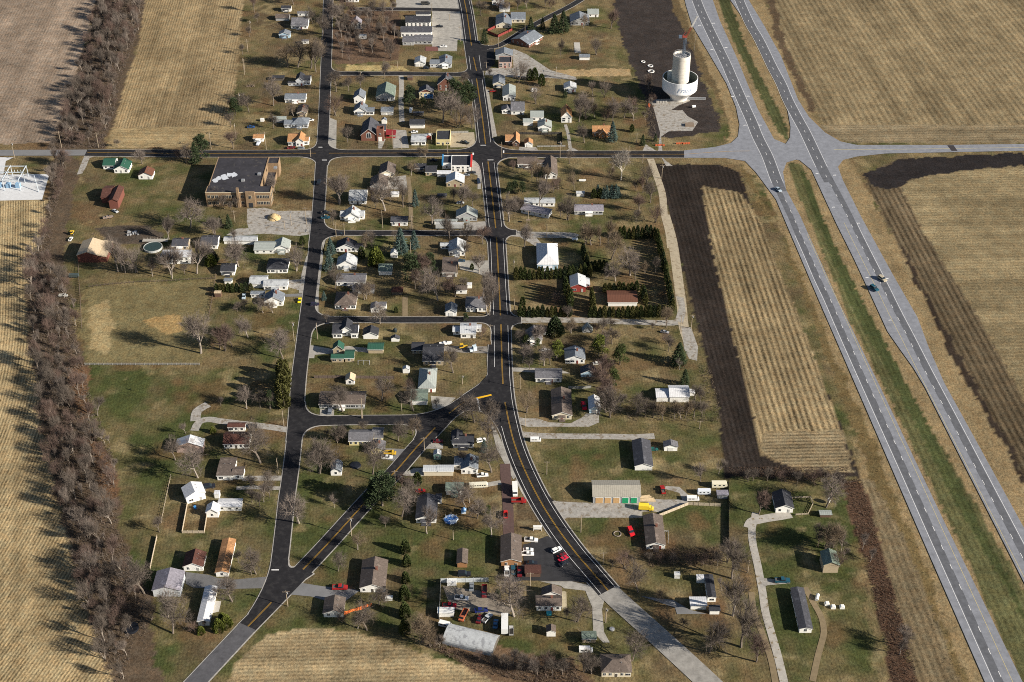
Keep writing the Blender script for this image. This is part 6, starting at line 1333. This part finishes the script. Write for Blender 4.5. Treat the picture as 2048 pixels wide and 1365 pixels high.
# bare trees: crop,x,y(base),height in crop px, letter: w wide t tall m multi p pale r reddish n tan
BARE = parse("""
A 495,1085,290,w 245,1150,200 745,690,300,w 1135,940,230 1262,935,150 1390,905,140 1125,1185,220,r 1625,805,190 700,1190,160,w 500,1320,150,r 60,1130,120,r 880,700,330,n 930,740,350,t 1000,380,240,w 900,250,180,w 300,130,190,r 250,380,110,r 180,560,110,r 330,230,100 60,1300,150,r 700,50,180,w 640,690,240,n 1160,255,250,w 1230,90,150
|B 1745,570,180 1310,855,230,m 1490,1065,190 540,1260,350,w 620,1180,240,w 700,1310,260,m 840,1320,230,m 760,900,160,r 1975,290,160,w 930,165,160 1305,105,130 1180,120,120,w 1120,100,150 1640,90,110 1400,90,120 1020,790,90,n 1930,1250,240,w 2000,1200,200 1590,60,90,r
|C 365,295,200,r 220,565,180 385,1250,240 500,1210,190,w 110,1220,260,w 300,1000,190,m 50,1150,200,w 200,1200,170,w 310,1240,150,r 600,1240,170 560,1160,160,m 180,980,160
|D 1455,400,170,w 1950,1050,300,wp 1730,1170,230 1900,390,200,w 620,430,180,r 560,230,90,r 1200,230,80 1830,350,110,r
|E 440,345,180,r 1610,280,160 1525,910,300,p 1465,1130,160,r 250,1235,200,w 870,800,190 800,880,110,r 720,900,90 480,950,120,r 350,960,140,rp 260,900,160,p 420,980,90,r
|F 150,915,310,p 615,985,340,wp 800,945,250 1095,1130,310,wp 1390,950,230 1510,940,150 1880,1090,300,p 880,620,150,w 1035,440,110,w 970,440,110,r 1270,1275,240 1985,1000,150 700,800,200,w 480,860,120,r 520,960,110,r 1320,900,150,r
|G 965,285,200 815,500,130 510,960,330,p 860,780,180,n 790,1075,260 480,700,240,n 580,720,200,n 430,640,160,m 1525,980,190,r 1500,1100,130,r 350,1360,230 1490,780,110,r 1560,800,180,r 1600,700,190 1640,900,220 1690,1100,180,r 720,1040,140,r 640,800,150,r 1230,640,110,m 300,1000,170 240,560,90,m 700,760,150,w
|I 695,530,340,tp 770,545,280,tp 740,520,240,tp 885,540,250,p 1050,580,200,p 1250,600,330,tp 1235,560,280,tp 1505,550,330,tp 1215,200,200,p 1545,1365,430,p 1930,480,260,wp 1690,160,180 1380,560,110,n 1790,1340,260,r 1740,1320,220,r 1440,50,..
""".replace(' 1440,50,..','') + """|J 390,525,300,wp 985,575,260,p 145,200,170,w 645,1005,180,wp 745,1005,150,wp 490,1255,230,p 460,960,100,r 420,980,90,r 380,990,90,r 1385,760,240,w 1700,860,160,w 1840,1115,240,wp 250,1330,220,r 330,1350,200,w 820,1345,180,wp 1290,1100,90 1760,330,190,w 1680,350,170,w 350,270,120,r
|K 1000,880,340,p 1280,440,170,r 1500,1020,480,tp 1470,900,340,tp 1530,1030,280,t 1460,300,180,r 1180,840,190,r 1420,600,200,p 1300,260,180 1110,250,160,p 770,760,220,r 820,600,220,r 860,640,200,r 760,560,180,r 900,760,190,w 250,870,200,w 300,820,160,w 560,260,100,r 1090,800,130,r 1260,760,120,r
|L 1140,460,320,wn 930,310,230,n 1110,300,250,n 1020,320,230,n 870,300,210,n 1180,680,210,p 1590,590,170 1330,620,320,wp 1480,640,180,n 1700,1150,200,n 720,1210,170,w 690,1060,130 1050,1230,170,r 980,1200,110,r 1130,1180,120,r 1380,660,150,n 590,900,110,r 1560,1180,80,r
|M 1040,880,260,w 640,990,270,w 1365,985,270,w 1770,595,280,w 30,450,270,w 1205,1290,190,w 1355,1230,170,w 1330,760,110,r 1600,950,100,r 640,1260,120,m 600,1290,110,m 860,1200,110 1900,1030,220,w 480,1260,90,r
|N 660,1100,280,w 810,1110,260,w 790,1310,260,w 1150,490,180,p 1370,520,180,p 1430,510,160,p 1195,1000,230,n 1270,300,200,p 1960,600,200,r 1980,760,260,r 2000,1000,270 1650,190,120,w 730,240,110,m 1130,300,150,r 1220,560,110,r 1900,420,120,r 1350,260,180,p 1970,400,170 1820,740,120,r
|O 720,1020,240,w 455,1050,300 400,960,240,r 380,600,200,r 450,830,240,r 1060,375,160,r 1040,300,110,r 900,1050,160,r 1000,1080,190,n 1120,1060,180,n 1230,1050,180,n 1320,1040,160,n 1400,1040,140 1330,870,150,r 1380,900,140,n 1170,560,100,n 820,1040,170,r 560,950,130,r 480,300,160 400,330,160 1180,1060,140,r
|p 1245,195,210,p 1385,750,370,w 745,900,340,wp 515,720,220,w 1995,855,310,w 1450,1020,190,w 1420,1150,170,r 1380,1200,150,n 1300,1150,130,r 1480,1100,140,r 1780,1365,330,wp 620,450,120,r 700,640,130 1330,560,200,w 1480,190,170 1380,180,160,r 980,160,90 1290,1000,120,r
|Q 640,660,350,w 100,650,340,w 1595,1010,270,w 1710,1110,240,w 1855,1295,240,wp 940,1090,300,w 1195,1265,270,p 900,325,190,w 1855,640,290,w 1050,260,150 280,340,170,r 330,330,150,r 960,800,150,r 1560,540,110,r 770,1200,110,r 1630,950,170,w 250,1000,110 1000,940,230,w
|T 1340,760,280,w 1095,1040,270,w 440,1200,270,wp 200,960,360,w 490,1365,350,w 350,330,150,r 820,1300,60,r 1290,770,120,r 270,1230,200 700,1340,90,r 1160,640,120,r
|U 590,255,160,w 390,475,200,w 805,820,190,w 590,1060,170,w 685,1080,250,w 1250,1200,230,n 1300,1180,250,n 1340,1250,200,n 1420,1260,130,r 430,1000,110,r 1220,1150,150,n
|V 910,690,420,wp 1560,745,290,w 820,1230,140,r 990,1240,150,p 1150,1290,170 1300,1300,180 1400,1290,150 1620,1260,170,r 1700,1280,150,r 900,1190,130,r 560,1140,90,r 700,1180,100,r 1250,1230,140 1640,1170,140 760,380,110,n 1450,720,110,n
|W 490,640,300,w 695,735,120,w 1220,1250,340 1460,880,640,tp 1545,1200,460 430,1340,270,w 1450,500,360 360,400,170,n 600,330,100,r 700,330,100,r 850,360,110,r 1000,360,120,r 1150,370,120,r 1300,370,140,r 1400,330,230 1700,1350,250,r 950,1000,90,r 1340,620,110,r 230,380,80,n
|S 1110,660,230,r 1790,1010,300,n 1870,1000,220,n 1800,590,310,w 510,330,210 700,250,160 1900,400,170,r 1350,330,110,r 1200,320,130,r 1050,320,120,r 1500,350,130,r 1650,350,160,r 1750,330,130,r 1000,330,120,r 1930,1200,160,n 1950,1050,160,r 1720,980,130,n
|X 800,300,160,n 700,150,150,n 1230,380,110,p 1560,1250,200,p 1150,250,130,r 1530,1330,180,p 950,350,110,n
""")
DESC = dict(w='wide', t='tall slender', m='many stemmed', p='pale grey', r='reddish brown', n='tan brown')
def base_of(k, x, y): return P(*c(k, x, y))
BTL = []
for k, x, y, h, f in BARE:
    b = base_of(k, x, y); hm = max(3.5, min(26, zat(b, c(k, x, y-h)[1])))
    i = random.choice((3,7)) if 'w' in f else random.choice((2,6)) if 't' in f else random.choice((4,8)) if 'm' in f else random.choice((0,1,5,6,8))
    tw_ = 1 if 'p' in f else 2 if 'r' in f else 3 if 'n' in f else random.choice((0,0,1)); bk = 1 if 'p' in f else 0
    adj = ('tall slender ' if 't' in f else 'wide ' if 'w' in f else 'many stemmed ' if 'm' in f else 'small ' if hm < 7 else '') + ('pale grey' if 'p' in f else 'reddish brown' if 'r' in f else 'tan brown' if 'n' in f else 'grey brown')
    BTL.append((adj + ' bare tree', i, bk, tw_, b, hm, random.uniform(.82,1.08)*(.9 if 'w' in f else 1.0), None, 'bare trees in the town'))
b = base_of('G', 1338, 668); plant('bare_tree', '', 'tree', (BT[0][0].mesh('trunk', BARK[2], False), BT[0][1].mesh('crown', TW[4], False)), b, zat(b, c('G',1338,355)[1]), .75, 'bright white barked sycamore standing on the lawn south of main street')
# scattered belts and woods
def scatter(polys, n, mind, seed):
    r_ = random.Random(seed); pts = []; tries = 0
    pw = [W2(p) for p in polys]; allx = [q[0] for p in pw for q in p]; ally = [q[1] for p in pw for q in p]
    while len(pts) < n and tries < 60000:
        tries += 1; x, y = r_.uniform(min(allx), max(allx)), r_.uniform(min(ally), max(ally))
        if not any(inpoly(np.array([x]), np.array([y]), p)[0] for p in pw): continue
        if any((x-a)**2+(y-b)**2 < mind*mind for a, b in pts): continue
        pts.append((x, y))
    return pts
NWB = [(208,-10),(296,-10),(278,60),(242,160),(228,230),(205,290),(112,294),(132,220),(155,150),(180,60)]
WB = [(108,325),(135,330),(110,430),(100,520),(150,600),(155,680),(180,790),(225,900),(235,1000),(235,1090),(285,1200),(250,1365),(215,1365),(160,1180),(115,1000),(80,850),(65,700),(60,560),(95,430)]
WOOD_P = [(665,35),(790,15),(800,100),(790,125),(690,128),(668,110)]
WOOD2 = [(560,70),(650,50),(645,140),(600,140),(570,110)]
BEASTR = [(1690,950),(1725,965),(1760,1120),(1800,1250),(1835,1365),(1800,1365),(1750,1180),(1705,1020)]
def belt(polys, n, md, seed, hr, lab, grp, tws):
    r_ = random.Random(seed)
    for x, y in scatter(polys, n, md, seed):
        hm = r_.uniform(*hr); BTL.append(('', r_.choice((0,2,4,6,8,4,2,6)), r_.choice((0,1)), r_.choice(tws), Vector((x, y, 0)), hm, r_.uniform(.62,.95), lab, grp))
belt([NWB], 125, 4.0, 21, (8, 15), 'bare tree in the dense tree belt between the two north west fields', 'bare trees of the north west belt', (0,0,1,2))
belt([WB], 135, 4.1, 22, (7, 15), 'bare tree in the dense tree belt along the west side of town', 'bare trees of the west belt', (0,0,1,2,2))
belt([WOOD_P], 46, 5.5, 23, (9, 15), 'bare tree in the small wood at the top centre', 'bare trees of the top centre wood', (0,0,1,3,2))
belt([NWB], 110, 3.0, 41, (4, 7.5), 'low bare tree in the dense tree belt between the two north west fields', 'bare trees of the north west belt', (0,1,2))
belt([WB], 150, 3.0, 42, (3.5, 7.5), 'low bare tree in the dense tree belt along the west side of town', 'bare trees of the west belt', (0,1,2))
belt([[(1284,158),(1300,158),(1305,245),(1290,250)]], 9, 3, 24, (4, 8), 'spindly bare tree in the strip left of the tower yard', 'spindly trees left of the tower yard', (0,3))
# the 298 that show largest are things, the small remainder is one object
def shows(q): b = q[4]; return PROJ((b.x, b.y, 0))[1] - PROJ((b.x, b.y, q[5]))[1]
BTL.sort(key=shows, reverse=True)
for d_, i, bk, tw_, b, hm, wm, lab, grp in BTL[:298]: plant('bare_tree', d_, 'tree', bt_mesh(i, bk, tw_), b, hm, wm, lab, grp)
def rest(lst):
    me = bpy.data.meshes.new('small_bare_trees'); me.from_pydata([tuple(q[4]) for q in lst], [], [])
    for nm, ty, vals in (('kindno', 'INT', [{0:0,1:0,5:0,2:1,6:1,3:3,7:3,4:2,8:2}[q[1]] for q in lst]), ('rotz', 'FLOAT', [random.uniform(0, 6.28) for q in lst])):
        a = me.attributes.new(nm, ty, 'POINT'); a.data.foreach_set('value', vals)
    a = me.attributes.new('size', 'FLOAT_VECTOR', 'POINT'); a.data.foreach_set('vector', [v for q in lst for v in (q[5]/10*q[6], q[5]/10*q[6], q[5]/10)])
    o = bpy.data.objects.new('small_bare_trees', me); COL.objects.link(o); tag(o, kind='stuff')
    g = bpy.data.node_groups.new('small_bare_trees', 'GeometryNodeTree'); g.interface.new_socket('Geometry', in_out='INPUT', socket_type='NodeSocketGeometry'); g.interface.new_socket('Geometry', in_out='OUTPUT', socket_type='NodeSocketGeometry')
    N, L = g.nodes, g.links; gi, go, jn = N.new('NodeGroupInput'), N.new('NodeGroupOutput'), N.new('GeometryNodeJoinGeometry')
    def attr(nm, ty): n = N.new('GeometryNodeInputNamedAttribute'); n.data_type = ty; n.inputs[0].default_value = nm; return n.outputs[0]
    kn, rz, sz = attr('kindno', 'INT'), attr('rotz', 'FLOAT'), attr('size', 'FLOAT_VECTOR')
    cx = N.new('ShaderNodeCombineXYZ'); L.new(rz, cx.inputs[2])
    for i in range(4):
        tm, cm = BT[(0,2,4,3)[i]]; mb = MB(); mb.add(tm.v, tm.f, 0); mb.add(cm.v, cm.f, 1)
        src = bpy.data.objects.new('bare_tree_source', mb.mesh('bare_tree_source', [BARK[i % 2], TW[(0,1,2,3)[i]]], False))
        oi = N.new('GeometryNodeObjectInfo'); oi.inputs[0].default_value = src; oi.inputs['As Instance'].default_value = True
        eq = N.new('FunctionNodeCompare'); eq.data_type = 'INT'; eq.operation = 'EQUAL'; L.new(kn, eq.inputs[2]); eq.inputs[3].default_value = i
        ip = N.new('GeometryNodeInstanceOnPoints'); L.new(gi.outputs[0], ip.inputs['Points']); L.new(eq.outputs[0], ip.inputs['Selection'])
        L.new(oi.outputs['Geometry'], ip.inputs['Instance']); L.new(cx.outputs[0], ip.inputs['Rotation']); L.new(sz, ip.inputs['Scale']); L.new(ip.outputs[0], jn.inputs[0])
    L.new(jn.outputs[0], go.inputs[0]); md = o.modifiers.new('scatter', 'NODES'); md.node_group = g
rest(BTL[298:])
# undergrowth as stuff
def brush(name, polys, n, seed, tws, hh=(.8, 2.2)):
    r_ = random.Random(seed); mb = MB(); pw = [W2(p) for p in polys]
    xs = [q[0] for p in pw for q in p]; ys = [q[1] for p in pw for q in p]; got = 0
    X = np.random.default_rng(seed).uniform(min(xs), max(xs), n*6); Y = np.random.default_rng(seed+1).uniform(min(ys), max(ys), n*6)
    m = np.zeros(X.shape, bool)
    for p in pw: m |= inpoly(X, Y, p)
    for x, y in list(zip(X[m], Y[m]))[:n]:
        h_ = r_.uniform(*hh)*(.5+vnoise(np.array([x]), np.array([y]), 9, 12)[0])
        for _ in range(7):
            a = r_.uniform(0, 6.28); L = r_.uniform(.3, 1.0)*h_; w_ = r_.uniform(.03, .07)
            i = len(mb.v); mb.v += [(x+math.cos(a)*w_, y+math.sin(a)*w_, 0), (x-math.cos(a)*w_, y-math.sin(a)*w_, 0), (x+r_.uniform(-.9,.9)*h_*.6, y+r_.uniform(-.9,.9)*h_*.6, L)]
            mb.f.append((i,i+1,i+2)); mb.m.append(r_.randrange(len(tws)))
    o = mb.build(name, tws, None, False); tag(o, kind='stuff')
brush('undergrowth', [NWB, [(100,288),(215,285),(210,297),(95,299)]], 7000, 31, [TW[0], TW[1], TW[2]])
brush('undergrowth', [WB, [(200,1000),(300,1180),(290,1290),(240,1200)]], 10500, 32, [TW[0], TW[1], TW[2], TW[3]])
brush('undergrowth', [[(1684,958),(1724,960),(1772,1130),(1812,1260),(1845,1400),(1795,1400),(1745,1180),(1700,1020)], [(1455,935),(1700,935),(1690,965),(1470,960)]], 5600, 33, [TW[2], TW[3], mat((.13,.075,.05), 1, .2, 1, 'dark_brush')], (.4, 1.1))
brush('undergrowth', [[(845,1290),(860,1250),(880,1275),(985,1330),(1060,1330),(1150,1340),(1180,1370),(1060,1365),(960,1345)], [(1280,1100),(1450,1095),(1450,1130),(1300,1135)]], 3800, 34, [TW[3], TW[2]])
brush('undergrowth', [[(1240,795),(1440,790),(1440,845),(1260,842)], [(1395,730),(1420,735),(1445,835),(1420,830)], [(1290,150),(1305,150),(1312,290),(1295,290)]], 2400, 35, [TW[0], TW[3]])
brush('dry_weeds', [[(1505,350),(1560,450),(1640,640),(1720,830),(1830,1075),(1940,1365),(1900,1365),(1800,1100),(1690,840),(1600,640),(1530,460)], [(1345,10),(1400,120),(1440,200),(1460,262),(1445,275),(1415,200),(1375,95)], [(120,290),(215,287),(212,298)], [(175,330),(195,470),(160,470),(170,400)]], 6500, 36, [mat((.34,.26,.13), 1, .25, 1, 'dry_grass'), TW[3], mat((.10,.10,.04), 1, .2, 1, 'green_weed')], (.4, 1.1))
SCRUB = parse('A 560,260,90 400,420,80 980,560,70 1500,560,120 1650,300,120 200,500,70 880,820,60 300,1240,60 600,1150,70 1240,1110,70|B 700,1100,80 1450,900,80 1600,870,70 1950,1000,90 1350,1230,60 620,900,60|E 700,940,90 460,920,110 850,560,60 1180,640,60 1460,1010,60|F 1760,480,50 1180,620,40 430,930,80 1450,1130,60 340,1000,40|G 180,500,60 640,880,60 600,1010,60 1470,760,60 1030,1020,60 300,680,60|I 1350,290,60 1700,400,80 880,140,50 480,160,70 1290,560,40|J 1010,330,40 360,930,80 1290,640,60 1700,780,90 1900,900,50 460,520,60|K 800,480,90 880,700,110 1150,680,90 1290,700,80 1430,260,50 720,800,60 470,400,60|M 560,1240,90 640,1300,60 1270,830,70 1390,940,50 1600,900,50|N 1160,200,60 1230,560,70 1980,650,120 1700,900,50 1960,850,90|O 420,640,90 480,900,100 900,960,140 1150,1000,120 1350,820,80 1180,540,60|p 640,440,60 1150,620,50 1430,1100,90 1330,1180,80 1470,220,60|Q 980,760,90 1060,820,60 1750,480,60 1500,420,50 280,300,60|T 300,940,80 700,1310,40 1250,900,30|U 450,1000,50 1260,1120,80 1330,1180,90 1480,1200,60|V 700,330,60 780,420,50 1330,690,50 1560,860,60 1850,1000,60|W 620,300,90 760,320,90 1100,340,90 1420,420,100 1420,700,80 1480,960,80|S 1150,380,70 1380,300,80 1620,320,80 1780,420,60')
def qd(k, x, y, w_):
    a, b = c(k, x, y); w_ = w_/5.1; r_ = random.Random(int(x*7+y)); n = 7
    return [(a+w_*math.cos(6.28*i/n)*r_.uniform(.5,1.1), b+w_*.6*math.sin(6.28*i/n)*r_.uniform(.5,1.1)) for i in range(n)]
brush('low_scrub', [qd(k, x, y, w_) for k, x, y, w_, _ in SCRUB], 5200, 51, [TW[0], TW[2], TW[3], TW[1]], (.9, 2.4))
# evergreens
def ev(s_, st, colr, adj, wm=1.0):
    for k, x, y, h, f in parse(s_):
        b = base_of(k, x, y); hm = max(1.5, zat(b, c(k, x, y-h)[1])); wq = 1.0
        if f: wq = float(f)
        plant(dict(spruce='spruce_tree', pine='pine_tree', arbor='arborvitae', bush='evergreen_bush')[st], adj, dict(spruce='conifer', pine='conifer', arbor='conifer', bush='bush')[st], eg_mesh(st, colr), b, hm, wm*wq, group='evergreens of the town')
ev('B 205,1085,210 700,1120,290 780,1070,240 840,1060,190 640,1000,200 340,1110,120|G 200,810,120 250,800,130 330,805,120|K 740,680,290 925,590,200 770,500,130|A 110,1180,180|E 130,450,260|Q 740,980,320,1.3 680,960,250 790,930,230|p 1490,200,200,.6|M 1900,60,80', 'pine', 'dark', 'dark green pine')
ev('O 345,420,210 |N 1500,460,190 |A 90,1160,120', 'pine', 'yellow', 'yellow green pine', 1.1)
ev('O 560,510,210 450,610,160 500,720,160|Q 1825,1070,90|N 1190,310,110 1300,345,100', 'pine', 'green', 'mid green pine')
ev('B 965,445,150 1440,330,160 1680,335,190,1.3 1770,330,220,1.1 1560,300,120|O 1160,505,220,1.3 1220,725,170|E 400,1155,140 310,1140,110|E 60,490,210|G 1690,270,80 1560,310,110|B 1790,1000,90|p 60,0,10', 'spruce', 'dark', 'dark green spruce')
ev('J 1340,405,170 1325,558,190 1270,870,90|K 625,395,260 |G 1100,830,120 1160,850,110 1190,850,130 1240,845,130 1285,850,140 1310,845,110 1250,270,200|Q 1780,425,120|F 925,932,170,.8|K 760,340,180', 'spruce', 'blue', 'blue green spruce')
ev('B 1430,820,110 1480,820,120 1550,880,120 |G 1450,175,75 1060,850,90 1125,845,90|J 1050,310,90 1655,440,110 |Q 1100,765,120|K 1350,560,60 575,1000,60|S 1320,0,10'.replace('|S 1320,0,10',''), 'arbor', 'green', 'clipped green evergreen', 1.5)
ev('M 62,700,190 48,770,210 30,850,230 45,940,220 20,640,180 60,560,100', 'arbor', 'olive', 'tall olive green evergreen', 1.3)
ev('J 1800,500,170|T 1040,1290,110 960,1330,110 780,1365,70 1000,1250,90|J 130,480,110 |I 1650,460,120 |p 900,440,60 |K 380,500,150|N 50,1150,10'.replace('|N 50,1150,10',''), 'bush', 'yellow', 'round yellow green bush', .8)
ev('U 1080,275,125 1095,412,110 1080,582,105 1070,752,135 1075,932,140 1075,1102,140|V 740,505,90', 'bush', 'green', 'round clipped evergreen', .62)
ev('N 1480,195,170|I 1660,430,130|N 1700,30,10|K 30,30,10'.replace('|N 1700,30,10|K 30,30,10',''), 'bush', 'dark', 'round dark green bush', .9)
# clipped hedge rows: each plant its own
def hedge(k, pts, h, step, lab):
    pw = [P(*c(k, *p)) for p in pts]; acc = 0.0; out = []
    for a, b, pa in zip(pw, pw[1:], pts):
        L = (b-a).length; n = max(1, round(L/step))
        for i in range(n): out.append((a.lerp(b, i/n), pa))
    hm = zat(pw[0], c(k, pts[0][0], pts[0][1]-h)[1])
    for b, _ in out:
        plant('arborvitae', '', 'conifer', eg_mesh('arbor', random.choice(('green','dark','olive','green'))), b + Vector((random.uniform(-.3,.3), random.uniform(-.4,.4), 0)), hm*random.uniform(.85,1.12), 7.4/hm*random.uniform(.85,1.1), lab, lab.replace('arborvitae in', 'arborvitae of'))
hedge('L', [(165,662),(660,655),(905,610)], 120, 2.5, 'clipped arborvitae in the first hedge row south of the blue house')
hedge('L', [(850,400),(870,480),(905,560),(930,660)], 110, 2.6, 'clipped arborvitae in the hedge running down from the round bare trees')
hedge('L', [(930,570),(1060,560),(1110,620)], 100, 2.8, 'clipped arborvitae in the short hedge behind the red barn')
hedge('L', [(1220,245),(1450,245),(1620,235)], 125, 2.6, 'clipped arborvitae in the top hedge row east of the bare trees')
hedge('L', [(1600,250),(1640,400),(1690,600),(1725,800),(1765,1010)], 120, 2.7, 'clipped arborvitae in the long east hedge beside the sandy lane')
hedge('L', [(200,1042),(480,1045),(750,1035)], 110, 2.5, 'clipped arborvitae in the south west hedge by the gravel lane')
hedge('L', [(925,1048),(1300,1050),(1765,1035)], 110, 2.6, 'clipped arborvitae in the south hedge by the gravel lane')
hedge('L', [(655,770),(690,860),(715,950),(725,1000)], 170, 3.2, 'tall arborvitae in the hedge left of the red barn drive')
hedge('L', [(935,860),(950,960),(945,1020)], 130, 2.8, 'arborvitae in the hedge right of the red barn drive')
hedge('L', [(1075,790),(1260,790),(1440,785)], 95, 2.6, 'clipped arborvitae in the hedge behind the rust brown roof')
hedge('L', [(1455,820),(1475,880),(1500,940)], 110, 2.6, 'clipped arborvitae in the hedge right of the rust brown roof')
hedge('L', [(235,920),(230,945)], 80, 2.0, 'small arborvitae beside the south west hedge corner')
hedge('J', [(170,788),(380,792),(565,780)], 88, 2.4, 'clipped arborvitae in the hedge row left of the west street')
# ---------------------------------------------------------------- utility poles
pm = MB(); pm.tube((0,0,0),(0,0,10),.16,.11,n=7); PM = pm.mesh('pole', mat((.30,.25,.19), .9, .15, 1, 'pole_wood'))
pa = MB(); pa.box(-1.2,1.2,-.07,.07,9.2,9.35); [pa.tube((x,0,9.35),(x,0,9.65),.06,n=5) for x in (-1.05,-.4,.4,1.05)]; PA = pa.mesh('crossarm', mat((.22,.18,.14), .9, .15, 1, 'arm_wood'))
pt = MB(); pt.tube((.35,0,8.0),(.35,0,8.9),.26,n=10); PT = pt.mesh('transformer', STEEL)
POLES = parse('a 120,1275,140 495,1190,145 790,1185,125 1690,1195,130 2005,265,100 1983,415,100 1960,580,105 1918,835,90 1888,1110,120|E 780,355,190 1235,435,200 1190,1115,170 1035,1120,150 460,1100,120 1495,1250,150 970,1170,90|F 780,345,130 695,345,190 1255,400,140 590,1160,180 1090,290,110 890,1180,150 200,1230,120|G 120,440,160 715,440,170 1415,470,150 1560,495,90 580,1260,140 1755,650,140 1775,300,80 1498,290,100 390,1080,100|K 1778,650,240 1782,1020,160 725,430,150 1195,640,120|M 145,270,250 1245,985,150 40,1140,150 845,1060,220 385,250,160|N 1125,760,140 1178,1140,110 145,1365,110 535,710,90 820,270,170|O 1178,190,190 1375,1165,80 1290,140,140|p 1568,855,150|Q 1170,430,150 875,780,160 425,1290,190 1465,1330,60|r 682,508,135 1030,1100,170|T 1665,1090,160|V 1075,395,150 1842,755,150 1820,165,130|W 160,950,150 1612,440,130|Q 530,90,100|A 200,770,180 150,1060,100 235,530,110 265,340,110 1765,700,70 1390,800,60|B 430,160,120 610,210,60 930,435,150 1110,480,100 1380,360,110 718,430,160 985,700,60 1700,750,60')
for i, (k, x, y, h, f) in enumerate(POLES):
    b = base_of(k, x, y); hm = max(5, min(13, zat(b, c(k, x, y-h)[1])))
    t = empty('utility_pole', b, R(random.choice((0, 90, 5))), None, 'utility pole', 'wooden utility poles in the town'); t.scale = (1.25, 1.25, hm/10)
    link('pole', PM, t); link('crossarm', PA, t)
    if i % 4 == 0: link('transformer', PT, t)
    PEND.append((t, 'wooden utility pole'))
# ---------------------------------------------------------------- labels from the nearest building
LAB = {}
for t, d in PEND:
    p = t.location; a, s_ = min(ANCH, key=lambda q: (q[0].x-p.x)**2 + (q[0].y-p.y)**2)
    s_ = s_ if s_.startswith('the ') else 'the ' + s_
    LAB.setdefault((d, dirword(a, p), s_), []).append((((a.x-p.x)**2+(a.y-p.y)**2)**.5, t))
ORD = ['nearest', 'second nearest', 'third nearest', 'fourth nearest', 'fifth nearest', 'sixth nearest', 'seventh nearest', 'eighth nearest', 'ninth nearest', 'tenth nearest']
for (d, w_, s_), lst in LAB.items():
    lst.sort(key=lambda q: q[0])
    for i, (_, t) in enumerate(lst):
        l = f'{d} {w_} {s_}' if len(lst) == 1 else f'{ORD[min(i, 9)]} {d} {w_} {s_}'
        ws = l.split(); t['label'] = ' '.join(ws[:16])
